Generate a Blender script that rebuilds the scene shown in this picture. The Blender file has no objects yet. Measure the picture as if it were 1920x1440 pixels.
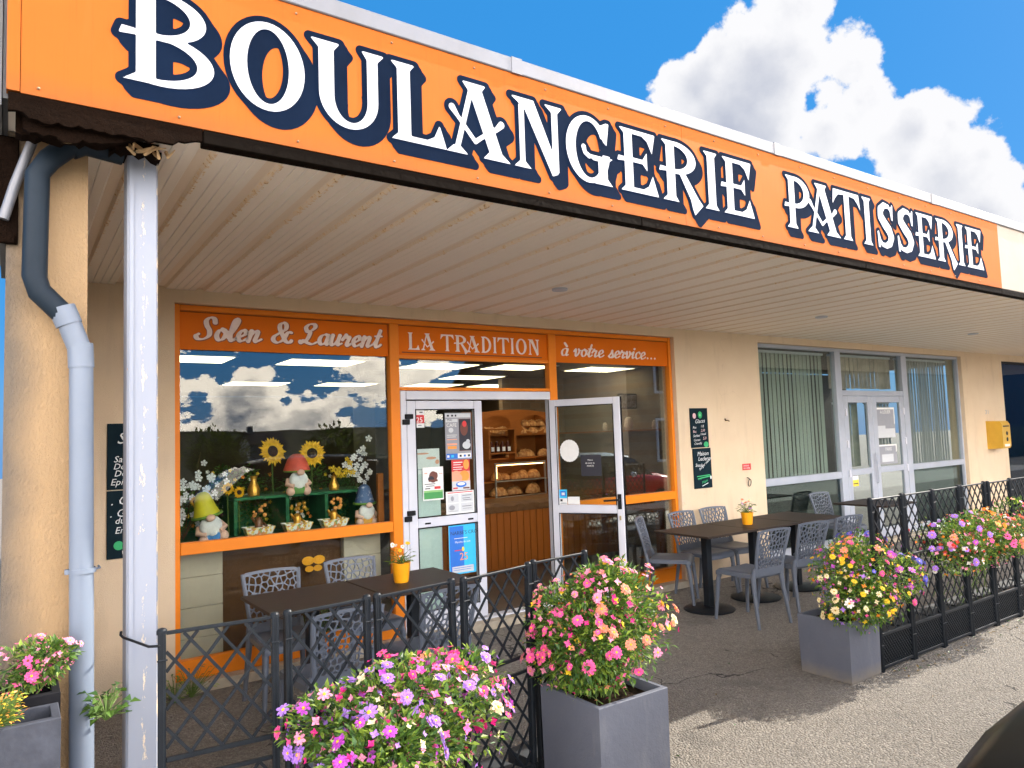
import bpy, math, random
import numpy as np
from mathutils import Vector, Matrix, Euler
rnd = random.Random(7)
S = bpy.context.scene
COL = S.collection
PI = math.pi
# ------------------------------------------------------------------ camera
cd = bpy.data.cameras.new('camera'); cam = bpy.data.objects.new('camera', cd); COL.objects.link(cam); S.camera = cam
cd.sensor_width = 36.0; cd.lens = 36.0*1356/1920; cd.clip_start = 0.05; cd.clip_end = 3000
vx = Vector((1960, -28, -1356)).normalized(); vy = Vector((-940, -130, -1356)); vy = (vy - vx*vy.dot(vx)).normalized(); vz = vx.cross(vy)
R3 = Matrix((vx, vy, vz))
cam.matrix_world = Matrix.Translation((0, 0, 1.7)) @ R3.to_4x4()
# ------------------------------------------------------------------ light
SUNDIR = Vector((1.42, -0.135, 1.0)).normalized()
sl = bpy.data.lights.new('sun', 'SUN'); sl.energy = 4.0; sl.angle = math.radians(0.5); sl.color = (1, 0.93, 0.82)
so = bpy.data.objects.new('sun', sl); COL.objects.link(so); so.rotation_euler = (-SUNDIR).to_track_quat('-Z', 'Y').to_euler(); so.location = (20, -5, 30)
S.view_settings.view_transform = 'Standard'; S.view_settings.look = 'None'; S.view_settings.exposure = 1.32; S.view_settings.gamma = 1
S.cycles.max_bounces = 8; S.cycles.transparent_max_bounces = 24; S.cycles.glossy_bounces = 4
W = bpy.data.worlds.new('World'); S.world = W; W.use_nodes = True
def make_world():
    nt = W.node_tree; N = nt.nodes; L = nt.links; N.clear()
    g = bpy.data.node_groups.new('cloud_field', 'ShaderNodeTree')
    g.interface.new_socket('Vector', in_out='INPUT', socket_type='NodeSocketVector')
    g.interface.new_socket('Field', in_out='OUTPUT', socket_type='NodeSocketFloat')
    gn, gl = g.nodes, g.links
    gi = gn.new('NodeGroupInput'); go = gn.new('NodeGroupOutput')
    def M(op, a, b=None, c=None, clamp=False):
        n = gn.new('ShaderNodeMath'); n.operation = op; n.use_clamp = clamp
        for i, v in enumerate((a, b, c)):
            if v is None: continue
            if hasattr(v, 'is_output') or hasattr(v, 'links'): gl.new(v, n.inputs[i])
            else: n.inputs[i].default_value = v
        return n.outputs[0]
    def dirpx(u, v): return (R3 @ Vector((u-960, -(v-720), -1356))).normalized()
    blobs = [(1305,165,58),(1275,140,30),(1350,105,45),(1400,75,50),(1475,20,62),(1520,10,42),(1450,150,125),(1590,115,66),(1610,190,62),(1550,240,95),(1380,230,110),(1715,245,72),(1780,232,58),(1840,290,80),(1770,330,110),(1700,310,62),(1895,330,62),(1925,400,80),(1440,250,110),(1545,180,62),(1640,250,40),(1850,400,110),(1760,205,34)]
    sep = gn.new('ShaderNodeSeparateXYZ'); gl.new(gi.outputs[0], sep.inputs[0])
    nz = gn.new('ShaderNodeTexNoise'); nz.inputs['Scale'].default_value = 9; nz.inputs['Detail'].default_value = 10; nz.inputs['Roughness'].default_value = 0.58
    gl.new(gi.outputs[0], nz.inputs['Vector'])
    acc = None
    for u, v, r in blobs:
        c = dirpx(u, v); rr = (dirpx(u+r, v)-c).length
        d = gn.new('ShaderNodeVectorMath'); d.operation = 'DISTANCE'; gl.new(gi.outputs[0], d.inputs[0]); d.inputs[1].default_value = c
        f = M('MULTIPLY_ADD', d.outputs['Value'], -1/rr, 1.0)
        f = M('MULTIPLY', f, rr/0.05)
        acc = f if acc is None else M('SMOOTH_MAX', acc, f, 0.25)
    front = M('MULTIPLY_ADD', M('SUBTRACT', nz.outputs['Fac'], 0.5), 2.6, acc)
    nb = gn.new('ShaderNodeTexNoise'); nb.inputs['Scale'].default_value = 6.5; nb.inputs['Detail'].default_value = 10; nb.inputs['Roughness'].default_value = 0.58
    mp = gn.new('ShaderNodeMapping'); mp.inputs['Scale'].default_value = (1, 1, 1.7); mp.inputs['Location'].default_value = (3.1, 1.7, 0.35)
    gl.new(gi.outputs[0], mp.inputs[0]); gl.new(mp.outputs[0], nb.inputs['Vector'])
    back = M('MULTIPLY', M('SUBTRACT', nb.outputs['Fac'], 0.472), 11.0)
    mask = M('MULTIPLY', M('ADD', sep.outputs['Y'], 0.02), 14.0)       # clouds fill the sky behind the camera
    back = M('SUBTRACT', back, M('MAXIMUM', mask, 0.0))
    gl.new(M('MAXIMUM', front, back), go.inputs[0])
    tc = N.new('ShaderNodeTexCoord')
    def F(vec):
        n = N.new('ShaderNodeGroup'); n.node_tree = g; L.new(vec, n.inputs[0]); return n.outputs[0]
    off = N.new('ShaderNodeVectorMath'); off.operation = 'ADD'; L.new(tc.outputs['Generated'], off.inputs[0]); off.inputs[1].default_value = (0.020, 0.0, 0.024)
    f0 = F(tc.outputs['Generated']); f1 = F(off.outputs[0])
    def m(op, a, b=None, clamp=False):
        n = N.new('ShaderNodeMath'); n.operation = op; n.use_clamp = clamp
        for i, v in enumerate((a, b)):
            if v is None: continue
            if hasattr(v, 'links'): L.new(v, n.inputs[i])
            else: n.inputs[i].default_value = v
        return n.outputs[0]
    dens = N.new('ShaderNodeMapRange'); dens.interpolation_type = 'SMOOTHSTEP'; L.new(f0, dens.inputs[0]); dens.inputs[1].default_value = 0.0; dens.inputs[2].default_value = 0.16
    thick = N.new('ShaderNodeMapRange'); thick.interpolation_type = 'SMOOTHSTEP'; L.new(f0, thick.inputs[0]); thick.inputs[1].default_value = 0.1; thick.inputs[2].default_value = 1.45
    rel = m('MULTIPLY', m('SUBTRACT', f1, f0), 0.42)
    lit = m('SUBTRACT', 0.98, m('ADD', m('MULTIPLY', thick.outputs[0], 0.92), rel), clamp=True)
    sy = N.new('ShaderNodeSeparateXYZ'); L.new(tc.outputs['Generated'], sy.inputs[0]); k = N.new('ShaderNodeMapRange'); L.new(sy.outputs['Y'], k.inputs[0]); k.inputs[1].default_value = 0.1; k.inputs[2].default_value = -0.25
    ca = N.new('ShaderNodeMix'); ca.data_type = 'RGBA'; L.new(k.outputs[0], ca.inputs['Factor']); ca.inputs['A'].default_value = (1.15, 1.27, 1.62, 1); ca.inputs['B'].default_value = (.50, .56, .68, 1)
    cc = N.new('ShaderNodeMix'); cc.data_type = 'RGBA'; L.new(lit, cc.inputs['Factor']); L.new(ca.outputs['Result'], cc.inputs['A']); cb = N.new('ShaderNodeMix'); cb.data_type = 'RGBA'; L.new(k.outputs[0], cb.inputs['Factor']); cb.inputs['A'].default_value = (2.6, 2.6, 2.66, 1); cb.inputs['B'].default_value = (4.3, 3.72, 3.08, 1); L.new(cb.outputs['Result'], cc.inputs['B'])
    sky = N.new('ShaderNodeTexSky'); sky.sky_type = 'NISHITA'; sky.sun_disc = False; sky.sun_elevation = math.asin(SUNDIR.z); sky.sun_rotation = math.atan2(SUNDIR.x, SUNDIR.y)
    sky.dust_density = 0.4; sky.ozone_density = 2.0
    hs = N.new('ShaderNodeHueSaturation'); hs.inputs['Saturation'].default_value = 1.5; hs.inputs['Value'].default_value = 0.62; L.new(sky.outputs[0], hs.inputs['Color'])
    bl = N.new('ShaderNodeMix'); bl.data_type = 'RGBA'; bl.inputs['Factor'].default_value = 0.88; L.new(hs.outputs[0], bl.inputs['A']); bl.inputs['B'].default_value = (.125, .84, 2.08, 1)
    mx = N.new('ShaderNodeMix'); mx.data_type = 'RGBA'; L.new(dens.outputs[0], mx.inputs['Factor']); L.new(bl.outputs['Result'], mx.inputs['A']); L.new(cc.outputs['Result'], mx.inputs['B'])
    # low sky behind the camera brightened many times over to light the shaded wall
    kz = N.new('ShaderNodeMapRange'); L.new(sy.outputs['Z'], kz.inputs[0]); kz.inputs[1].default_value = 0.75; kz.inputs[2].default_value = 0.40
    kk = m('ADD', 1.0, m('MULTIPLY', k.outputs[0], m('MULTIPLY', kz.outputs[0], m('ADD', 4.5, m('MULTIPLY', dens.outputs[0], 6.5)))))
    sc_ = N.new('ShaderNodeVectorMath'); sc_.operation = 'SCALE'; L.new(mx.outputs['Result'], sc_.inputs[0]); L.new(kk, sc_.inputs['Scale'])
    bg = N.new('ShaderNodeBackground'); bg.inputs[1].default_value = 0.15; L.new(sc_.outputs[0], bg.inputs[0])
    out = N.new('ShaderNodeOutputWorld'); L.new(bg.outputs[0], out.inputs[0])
    W.cycles.sampling_method = 'MANUAL'; W.cycles.sample_map_resolution = 512
make_world()

# ------------------------------------------------------------------ materials
MATS = {}
def lin(c): return tuple(c) + (1,) if len(c) == 3 else c
def mat(name, color, rough=0.6, var=0.0, vscale=8, bump=0.0, bscale=120, metal=0.0, spec=0.5, emit=None, estr=1, c2=None, coat=0, c2thr=None, bdist=0.01, transl=0.0, sheen=0):
    if name in MATS: return MATS[name]
    m = bpy.data.materials.new(name); m.use_nodes = True; nt = m.node_tree; N = nt.nodes; L = nt.links
    b = N['Principled BSDF']; b.inputs['Base Color'].default_value = lin(color); b.inputs['Roughness'].default_value = rough; b.inputs['Metallic'].default_value = metal
    b.inputs['Specular IOR Level'].default_value = spec; b.inputs['Coat Weight'].default_value = coat
    tc = N.new('ShaderNodeTexCoord')
    if var or c2:
        n = N.new('ShaderNodeTexNoise'); n.inputs['Scale'].default_value = vscale; n.inputs['Detail'].default_value = 6; n.inputs['Roughness'].default_value = 0.6; L.new(tc.outputs['Object'], n.inputs['Vector'])
        mr = N.new('ShaderNodeMapRange'); L.new(n.outputs['Fac'], mr.inputs[0]); t = c2thr or (0.32, 0.68); mr.inputs[1].default_value = t[0]; mr.inputs[2].default_value = t[1]
        mx = N.new('ShaderNodeMix'); mx.data_type = 'RGBA'; L.new(mr.outputs[0], mx.inputs['Factor'])
        mx.inputs['A'].default_value = lin([x*(1-var) for x in color]); mx.inputs['B'].default_value = lin(c2) if c2 else lin([min(1, x*(1+var)) for x in color])
        L.new(mx.outputs['Result'], b.inputs['Base Color'])
    if bump:
        n2 = N.new('ShaderNodeTexNoise'); n2.inputs['Scale'].default_value = bscale; n2.inputs['Detail'].default_value = 4; L.new(tc.outputs['Object'], n2.inputs['Vector'])
        bp = N.new('ShaderNodeBump'); bp.inputs['Strength'].default_value = bump; bp.inputs['Distance'].default_value = bdist; L.new(n2.outputs['Fac'], bp.inputs['Height']); L.new(bp.outputs[0], b.inputs['Normal'])
    if emit: b.inputs['Emission Color'].default_value = lin(emit); b.inputs['Emission Strength'].default_value = estr
    if transl:
        tr = N.new('ShaderNodeBsdfTranslucent'); tr.inputs[0].default_value = lin([min(1, x*1.3) for x in color]); ms = N.new('ShaderNodeMixShader'); ms.inputs[0].default_value = transl
        if var or c2: L.new(mx.outputs['Result'], tr.inputs[0])
        L.new(b.outputs[0], ms.inputs[1]); L.new(tr.outputs[0], ms.inputs[2]); L.new(ms.outputs[0], N['Material Output'].inputs[0])
    MATS[name] = m; return m
def glassmat(name, tint=(0.85, 0.9, 0.88), base=0.16, rough=0.0, k=0.58):
    if name in MATS: return MATS[name]
    m = bpy.data.materials.new(name); m.use_nodes = True; nt = m.node_tree; N = nt.nodes; L = nt.links; N.remove(N['Principled BSDF'])
    t = N.new('ShaderNodeBsdfTransparent'); t.inputs[0].default_value = lin(tint); gl = N.new('ShaderNodeBsdfGlossy'); gl.inputs['Roughness'].default_value = rough; gl.inputs[0].default_value = (.95, .97, 1, 1)
    fr = N.new('ShaderNodeFresnel'); fr.inputs[0].default_value = 1.5
    a = N.new('ShaderNodeMath'); a.operation = 'MULTIPLY_ADD'; L.new(fr.outputs[0], a.inputs[0]); a.inputs[1].default_value = k; a.inputs[2].default_value = base; a.use_clamp = True
    mx = N.new('ShaderNodeMixShader'); L.new(a.outputs[0], mx.inputs[0]); L.new(t.outputs[0], mx.inputs[1]); L.new(gl.outputs[0], mx.inputs[2]); L.new(mx.outputs[0], N['Material Output'].inputs[0])
    MATS[name] = m; return m
def nodemat(name, fn):
    if name in MATS: return MATS[name]
    m = bpy.data.materials.new(name); m.use_nodes = True; fn(m.node_tree.nodes, m.node_tree.links, m.node_tree.nodes['Principled BSDF']); MATS[name] = m; return m
def ramp(N, L, src, stops):
    r = N.new('ShaderNodeValToRGB'); L.new(src, r.inputs[0]); e = r.color_ramp.elements
    e[0].position = stops[0][0]; e[0].color = lin(stops[0][1]); e[1].position = stops[1][0]; e[1].color = lin(stops[1][1])
    for p, c in stops[2:]:
        x = e.new(p); x.color = lin(c)
    return r.outputs[0]
def noise(N, L, scale, detail=5, rough=0.6, vec=None, sc=None, kind='Object'):
    tc = N.new('ShaderNodeTexCoord'); v = tc.outputs[kind]
    if sc:
        mp = N.new('ShaderNodeMapping'); mp.inputs['Scale'].default_value = sc; L.new(v, mp.inputs[0]); v = mp.outputs[0]
    n = N.new('ShaderNodeTexNoise'); n.inputs['Scale'].default_value = scale; n.inputs['Detail'].default_value = detail; n.inputs['Roughness'].default_value = rough; L.new(v, n.inputs['Vector']); return n.outputs['Fac']
def mixc(N, L, fac, a, b):
    mx = N.new('ShaderNodeMix'); mx.data_type = 'RGBA'
    if hasattr(fac, 'links'): L.new(fac, mx.inputs['Factor'])
    else: mx.inputs['Factor'].default_value = fac
    for k, v in (('A', a), ('B', b)):
        if hasattr(v, 'links'): L.new(v, mx.inputs[k])
        else: mx.inputs[k].default_value = lin(v)
    return mx.outputs['Result']
def math_(N, L, op, a, b=None, c=None, clamp=False):
    n = N.new('ShaderNodeMath'); n.operation = op; n.use_clamp = clamp
    for i, v in enumerate((a, b, c)):
        if v is None: continue
        if hasattr(v, 'links'): L.new(v, n.inputs[i])
        else: n.inputs[i].default_value = v
    return n.outputs[0]
def bump_(N, L, b, h, st, dist=0.01):
    bp = N.new('ShaderNodeBump'); bp.inputs['Strength'].default_value = st; bp.inputs['Distance'].default_value = dist; L.new(h, bp.inputs['Height']); L.new(bp.outputs[0], b.inputs['Normal'])

def f_ground(N, L, b):
    big = noise(N, L, 0.8, 5); fine = noise(N, L, 60, 4, 0.7); mid = noise(N, L, 6, 6)
    tc = N.new('ShaderNodeTexCoord'); vo = N.new('ShaderNodeTexVoronoi'); vo.inputs['Scale'].default_value = 85; L.new(tc.outputs['Object'], vo.inputs['Vector'])
    sp = N.new('ShaderNodeSeparateColor'); L.new(vo.outputs['Color'], sp.inputs[0])
    c = ramp(N, L, sp.outputs[0], [(0.0, (.14, .125, .108)), (1.0, (.33, .30, .265)), (.5, (.205, .185, .162)), (.86, (.27, .248, .216))])
    c = mixc(N, L, math_(N, L, 'MULTIPLY', big, 0.75), c, (.16, .138, .112))
    c = mixc(N, L, ramp(N, L, mid, [(.56, (0, 0, 0)), (.75, (.6, .6, .6))]), c, (.09, .08, .07))
    tc2 = N.new('ShaderNodeTexCoord'); dn = N.new('ShaderNodeTexNoise'); dn.inputs['Scale'].default_value = 2; dn.inputs['Detail'].default_value = 7; L.new(tc2.outputs['Object'], dn.inputs['Vector'])
    dv = N.new('ShaderNodeVectorMath'); dv.operation = 'MULTIPLY_ADD'; L.new(dn.outputs['Color'], dv.inputs[0]); dv.inputs[1].default_value = (.9, .9, .9); L.new(tc2.outputs['Object'], dv.inputs[2])
    vc = N.new('ShaderNodeTexVoronoi'); vc.feature = 'DISTANCE_TO_EDGE'; vc.inputs['Scale'].default_value = .45; L.new(dv.outputs[0], vc.inputs['Vector'])
    c = mixc(N, L, math_(N, L, 'MULTIPLY', math_(N, L, 'LESS_THAN', vc.outputs['Distance'], .0035), math_(N, L, 'GREATER_THAN', noise(N, L, .9, 2), .5)), c, (.04, .035, .03))
    c = mixc(N, L, ramp(N, L, noise(N, L, 2.3, 3), [(.60, (0, 0, 0)), (.66, (.4, .4, .4))]), c, (.10, .09, .08)); c = mixc(N, L, ramp(N, L, noise(N, L, 17, 1), [(.755, (0, 0, 0)), (.77, (.6, .6, .6))]), c, (.045, .04, .038))
    L.new(c, b.inputs['Base Color']); b.inputs['Roughness'].default_value = 0.93
    h = math_(N, L, 'MULTIPLY_ADD', vo.outputs['Distance'], -1.2, fine); bump_(N, L, b, h, 0.85, 0.012)
M_ground = nodemat('asphalt', f_ground)
def f_render(N, L, b):
    big = noise(N, L, 1.3, 6); fine = noise(N, L, 150, 3, 0.7); spots = noise(N, L, 30, 2)
    c = mixc(N, L, ramp(N, L, big, [(.35, (0, 0, 0)), (.7, (1, 1, 1))]), (.76, .605, .42), (.70, .54, .36))
    strk = noise(N, L, 2.2, 5, 0.6, sc=(3, 3, .5)); c = mixc(N, L, ramp(N, L, strk, [(.55, (0, 0, 0)), (.85, (.45, .45, .45))]), c, (.42, .31, .2))
    c = mixc(N, L, ramp(N, L, spots, [(.76, (0, 0, 0)), (.8, (.8, .8, .8))]), c, (.22, .16, .1))
    tc = N.new('ShaderNodeTexCoord'); dn = N.new('ShaderNodeTexNoise'); dn.inputs['Scale'].default_value = 3; dn.inputs['Detail'].default_value = 6; L.new(tc.outputs['Object'], dn.inputs['Vector'])
    dv = N.new('ShaderNodeVectorMath'); dv.operation = 'MULTIPLY_ADD'; L.new(dn.outputs['Color'], dv.inputs[0]); dv.inputs[1].default_value = (.5, .5, .5); L.new(tc.outputs['Object'], dv.inputs[2])
    vc = N.new('ShaderNodeTexVoronoi'); vc.feature = 'DISTANCE_TO_EDGE'; vc.inputs['Scale'].default_value = .7; L.new(dv.outputs[0], vc.inputs['Vector'])
    crk = math_(N, L, 'MULTIPLY', math_(N, L, 'LESS_THAN', vc.outputs['Distance'], .0028), math_(N, L, 'GREATER_THAN', noise(N, L, 1.7, 2), .55)); c = mixc(N, L, math_(N, L, 'MULTIPLY', crk, .12), c, (.3, .2, .12))
    sz = N.new('ShaderNodeSeparateXYZ'); L.new(tc.outputs['Object'], sz.inputs[0]); ds = math_(N, L, 'MULTIPLY_ADD', sz.outputs[2], -2.2, .62); ds = math_(N, L, 'MULTIPLY', math_(N, L, 'ADD', ds, math_(N, L, 'MULTIPLY', noise(N, L, 14, 5, .7), .5)), 1.0, clamp=True); c = mixc(N, L, math_(N, L, 'MULTIPLY', ds, .6), c, (.26, .21, .15))
    L.new(c, b.inputs['Base Color']); b.inputs['Roughness'].default_value = 0.92; bump_(N, L, b, fine, 0.6, 0.008)
M_render = nodemat('cream_render', f_render)
def f_pier(N, L, b):
    big = noise(N, L, 2.3, 6); fine = noise(N, L, 95, 4, 0.7, sc=(1, 1, .6))
    tc = N.new('ShaderNodeTexCoord'); sx = N.new('ShaderNodeSeparateXYZ'); L.new(tc.outputs['Object'], sx.inputs[0])
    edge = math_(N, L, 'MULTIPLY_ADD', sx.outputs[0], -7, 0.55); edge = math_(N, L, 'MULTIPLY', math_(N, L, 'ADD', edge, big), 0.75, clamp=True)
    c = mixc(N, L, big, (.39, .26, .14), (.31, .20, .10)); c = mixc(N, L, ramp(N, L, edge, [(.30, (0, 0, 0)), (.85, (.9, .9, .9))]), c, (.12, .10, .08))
    L.new(c, b.inputs['Base Color']); b.inputs['Roughness'].default_value = 0.95; bump_(N, L, b, fine, 0.7, 0.012)
M_pier = nodemat('grimy_cream_render', f_pier)
def f_planter(N, L, b):
    n = noise(N, L, 4, 6); st = noise(N, L, 7, 5, .7, sc=(1, 1, .25)); fine = noise(N, L, 16, 5, .7)
    c = mixc(N, L, n, (.085, .092, .118), (.125, .132, .16)); c = mixc(N, L, ramp(N, L, st, [(.56, (0, 0, 0)), (.8, (.55, .55, .55))]), c, (.19, .19, .20)); c = mixc(N, L, ramp(N, L, fine, [(.66, (0, 0, 0)), (.8, (.5, .5, .5))]), c, (.06, .05, .045))
    tc = N.new('ShaderNodeTexCoord'); sz = N.new('ShaderNodeSeparateXYZ'); L.new(tc.outputs['Object'], sz.inputs[0]); d = math_(N, L, 'MULTIPLY', math_(N, L, 'MULTIPLY_ADD', sz.outputs[2], -11, 1.0, clamp=True), math_(N, L, 'MULTIPLY', fine, 1.5, clamp=True)); c = mixc(N, L, d, c, (.20, .17, .13))
    L.new(c, b.inputs['Base Color']); b.inputs['Roughness'].default_value = .65; b.inputs['Specular IOR Level'].default_value = .25; bump_(N, L, b, fine, .5, .006)
def f_sign(N, L, b):
    n1 = noise(N, L, 1.2, 6, sc=(1, 1, 1)); n2 = noise(N, L, 90, 3)
    st = noise(N, L, 9, 4, sc=(3, 1, .35))
    c = mixc(N, L, n1, (.42, .100, .012), (.455, .118, .018)); c = mixc(N, L, ramp(N, L, st, [(.6, (0, 0, 0)), (.9, (.35, .35, .35))]), c, (.5, .14, .03))
    c = mixc(N, L, ramp(N, L, noise(N, L, 46, 2), [(.80, (0, 0, 0)), (.82, (.7, .7, .7))]), c, (.16, .07, .03))
    L.new(c, b.inputs['Base Color']); 
    tc = N.new('ShaderNodeTexCoord'); sz = N.new('ShaderNodeSeparateXYZ'); L.new(tc.outputs['Object'], sz.inputs[0])
    low = math_(N, L, 'MULTIPLY_ADD', sz.outputs[2], -9.0, 26.35, clamp=True); gr = math_(N, L, 'MULTIPLY', low, noise(N, L, 25, 6, .7), clamp=True); c = mixc(N, L, math_(N, L, 'MULTIPLY', gr, .9), c, (.16, .07, .03))
    rs = noise(N, L, 14, 5, .7, sc=(4, 1, .12)); c = mixc(N, L, ramp(N, L, rs, [(.55, (0, 0, 0)), (.8, (.5, .5, .5))]), c, (.34, .07, .01)); fd = noise(N, L, .8, 4); c = mixc(N, L, ramp(N, L, fd, [(.5, (0, 0, 0)), (.75, (.5, .5, .5))]), c, (.50, .13, .02)); L.new(c, b.inputs['Base Color'])
    b.inputs['Roughness'].default_value = 0.6; b.inputs['Specular IOR Level'].default_value = .10; bump_(N, L, b, n1, 0.15, 0.02)
M_sign = nodemat('orange_sign_board', f_sign)
def f_soffit(N, L, b):
    tc = N.new('ShaderNodeTexCoord'); sx = N.new('ShaderNodeSeparateXYZ'); L.new(tc.outputs['Object'], sx.inputs[0])
    ph = math_(N, L, 'FRACT', math_(N, L, 'DIVIDE', math_(N, L, 'SUBTRACT', sx.outputs[0], 0.07), 0.256))     # 0 at each groove
    near = math_(N, L, 'COMPARE', ph, 0.215, 0.045); groove = math_(N, L, 'LESS_THAN', ph, 0.22)
    n = noise(N, L, 30, 6, 0.75); n2 = noise(N, L, 3, 5)
    k = math_(N, L, 'MULTIPLY_ADD', sx.outputs[0], -0.014, math_(N, L, 'MULTIPLY_ADD', sx.outputs[1], -0.035, 0.125))
    pe = math_(N, L, 'GREATER_THAN', math_(N, L, 'ADD', n, k), 0.80)
    c = mixc(N, L, n2, (.88, .80, .70), (.82, .73, .62)); c = mixc(N, L, math_(N, L, 'MULTIPLY', groove, .55), c, (.78, .62, .45))
    for q in (.43, .615, .80): c = mixc(N, L, math_(N, L, 'MULTIPLY', math_(N, L, 'COMPARE', ph, q, 0.011), .6), c, (.90, .87, .82))
    wh = math_(N, L, 'MULTIPLY', math_(N, L, 'GREATER_THAN', math_(N, L, 'ADD', n, k), 0.72), near); c = mixc(N, L, wh, c, (.80, .60, .36))
    c = mixc(N, L, math_(N, L, 'MULTIPLY', pe, near), c, (.42, .24, .10))
    L.new(c, b.inputs['Base Color']); b.inputs['Roughness'].default_value = 0.5
M_soffit = nodemat('soffit_panel_paint', f_soffit)
def f_post(N, L, b):
    tc = N.new('ShaderNodeTexCoord'); sx = N.new('ShaderNodeSeparateXYZ'); L.new(tc.outputs['Object'], sx.inputs[0])
    n = noise(N, L, 20, 7, 0.75, sc=(2.2, 2.2, .55)); big = noise(N, L, 1.1, 2)
    col = math_(N, L, 'SUBTRACT', 0.022, math_(N, L, 'ABSOLUTE', math_(N, L, 'SUBTRACT', sx.outputs[0], 0.0)))
    a = math_(N, L, 'GREATER_THAN', math_(N, L, 'ADD', n, math_(N, L, 'MULTIPLY', math_(N, L, 'MAXIMUM', col, 0.0), 7)), 0.69)
    edge = math_(N, L, 'GREATER_THAN', sx.outputs[0], 0.0435); e2 = math_(N, L, 'MULTIPLY', edge, math_(N, L, 'GREATER_THAN', n, 0.53)); a = math_(N, L, 'MAXIMUM', math_(N, L, 'MULTIPLY', a, math_(N, L, 'GREATER_THAN', big, 0.38)), e2)
    c = mixc(N, L, big, (.27, .29, .345), (.235, .255, .305)); c = mixc(N, L, a, c, mixc(N, L, math_(N, L, 'GREATER_THAN', n, .66), (.62, .5, .36), (.35, .17, .06)))
    L.new(c, b.inputs['Base Color']); b.inputs['Roughness'].default_value = 0.5; bump_(N, L, b, math_(N, L, 'SUBTRACT', 1.0, a), 0.5, 0.003)
M_post = nodemat('flaking_white_paint', f_post)
def f_rot(N, L, b):
    n = noise(N, L, 9, 7, 0.7); n2 = noise(N, L, 4, 6, 0.7, sc=(.6, 2, 2))
    c = mixc(N, L, n, (.003, .002, .0015), (.014, .007, .004)); c = mixc(N, L, ramp(N, L, n2, [(.68, (0, 0, 0)), (.70, (1, 1, 1))]), c, (.25, .18, .10))
    L.new(c, b.inputs['Base Color']); b.inputs['Roughness'].default_value = 0.95; b.inputs['Specular IOR Level'].default_value = .04; bump_(N, L, b, n, 1.0, 0.03)
M_rot = nodemat('rotten_brown_wood', f_rot)
def f_wood(c1, c2, sc):
    def f(N, L, b):
        n = noise(N, L, 4, 6, 0.65, sc=sc); c = mixc(N, L, n, c1, c2); L.new(c, b.inputs['Base Color']); b.inputs['Roughness'].default_value = 0.55; b.inputs['Specular IOR Level'].default_value = .2; bump_(N, L, b, n, 0.2, 0.004)
    return f
M_tabletop = nodemat('dark_table_laminate', f_wood((.014, .010, .008), (.05, .034, .026), (2, 14, 2)))
M_counterwood = nodemat('counter_boards', f_wood((.25, .065, .006), (.38, .11, .014), (12, 2, .6)))
M_slab = nodemat('live_edge_wood', f_wood((.08, .035, .014), (.24, .12, .05), (1, 3, 7)))
M_rackwood = nodemat('rack_wood', f_wood((.20, .06, .010), (.32, .105, .02), (2, 2, 8)))

def f_stone(N, L, b):
    tc = N.new('ShaderNodeTexCoord'); br = N.new('ShaderNodeTexBrick'); mp = N.new('ShaderNodeMapping'); mp.inputs['Rotation'].default_value = (PI/2, 0, 0); L.new(tc.outputs['Object'], mp.inputs[0]); L.new(mp.outputs[0], br.inputs[0])
    br.inputs['Scale'].default_value = 2.6; br.inputs['Color1'].default_value = (.30, .2, .12, 1); br.inputs['Color2'].default_value = (.17, .12, .08, 1); br.inputs['Mortar'].default_value = (.24, .2, .15, 1); br.inputs['Mortar Size'].default_value = .025
    L.new(mixc(N, L, noise(N, L, 5, 5), br.outputs[0], (.2, .15, .1)), b.inputs['Base Color']); b.inputs['Roughness'].default_value = .95
nodemat('stone_wall2', f_stone); M_stone = MATS['stone_wall2']
M_white = mat('white_vinyl', (.47, .49, .54), .45, var=.05, vscale=5, bump=.05, bscale=60)
M_navy = mat('navy_vinyl', (.004, .010, .026), .85, var=.2, vscale=3, spec=.04)
M_flash = mat('roof_flashing', (.21, .215, .24), .42, var=.1, vscale=2.5, c2=(.15, .15, .155), bump=.1, bscale=4, metal=.2)
M_orange = mat('orange_paint', (.80, .22, .006), .5, spec=.3, var=.05, vscale=3, bump=.06, bscale=30)
M_signorange = mat('orange_panel', (.74, .16, .004), .6, spec=.15, var=.05, vscale=2)
M_pinkwhite = mat('pale_lettering', (.90, .74, .66), .6, var=.08, vscale=20)
M_alu = mat('white_aluminium', (.62, .63, .69), .38, var=.05, vscale=3, bump=.03, bscale=20)
M_grey = mat('grey_aluminium', (.40, .43, .49), .4, var=.07, vscale=4)
M_black = mat('black_plastic', (.010, .011, .013), .5, spec=.15, var=.15, vscale=12)
M_seal = mat('rubber_seal', (.012, .012, .014), .8, spec=.08, var=.1)
M_glass = glassmat('shop_glass', (.93, .96, .94), .0)
M_glass2 = glassmat('door_glass', (.86, .9, .88), .0)
M_glass3 = glassmat('tinted_glass', (.42, .50, .48), .0)
M_anth = mat('anthracite_metal', (.011, .014, .018), .42, var=.2, vscale=14, spec=.2, bump=.05, bscale=80)
M_chair = mat('grey_resin', (.105, .122, .155), .5, var=.07, vscale=6, bump=.08, bscale=220)
M_planter = nodemat('slate_grey_planter', lambda N, L, b: f_planter(N, L, b))
M_soil = mat('potting_soil', (.02, .013, .008), .95, spec=.05, var=.4, vscale=30, bump=.9, bscale=60)
M_pipe = mat('grey_blue_pvc', (.15, .18, .23), .42, var=.08, vscale=3)
M_pipedark = mat('slate_blue_pipe', (.012, .020, .030), .5, spec=.15, var=.2, vscale=4)
M_slate = mat('chalkboard', (.010, .022, .030), .85, spec=.06, var=.2, vscale=4)
M_chalk = mat('chalk', (.75, .78, .78), .95, var=.1)
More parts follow.
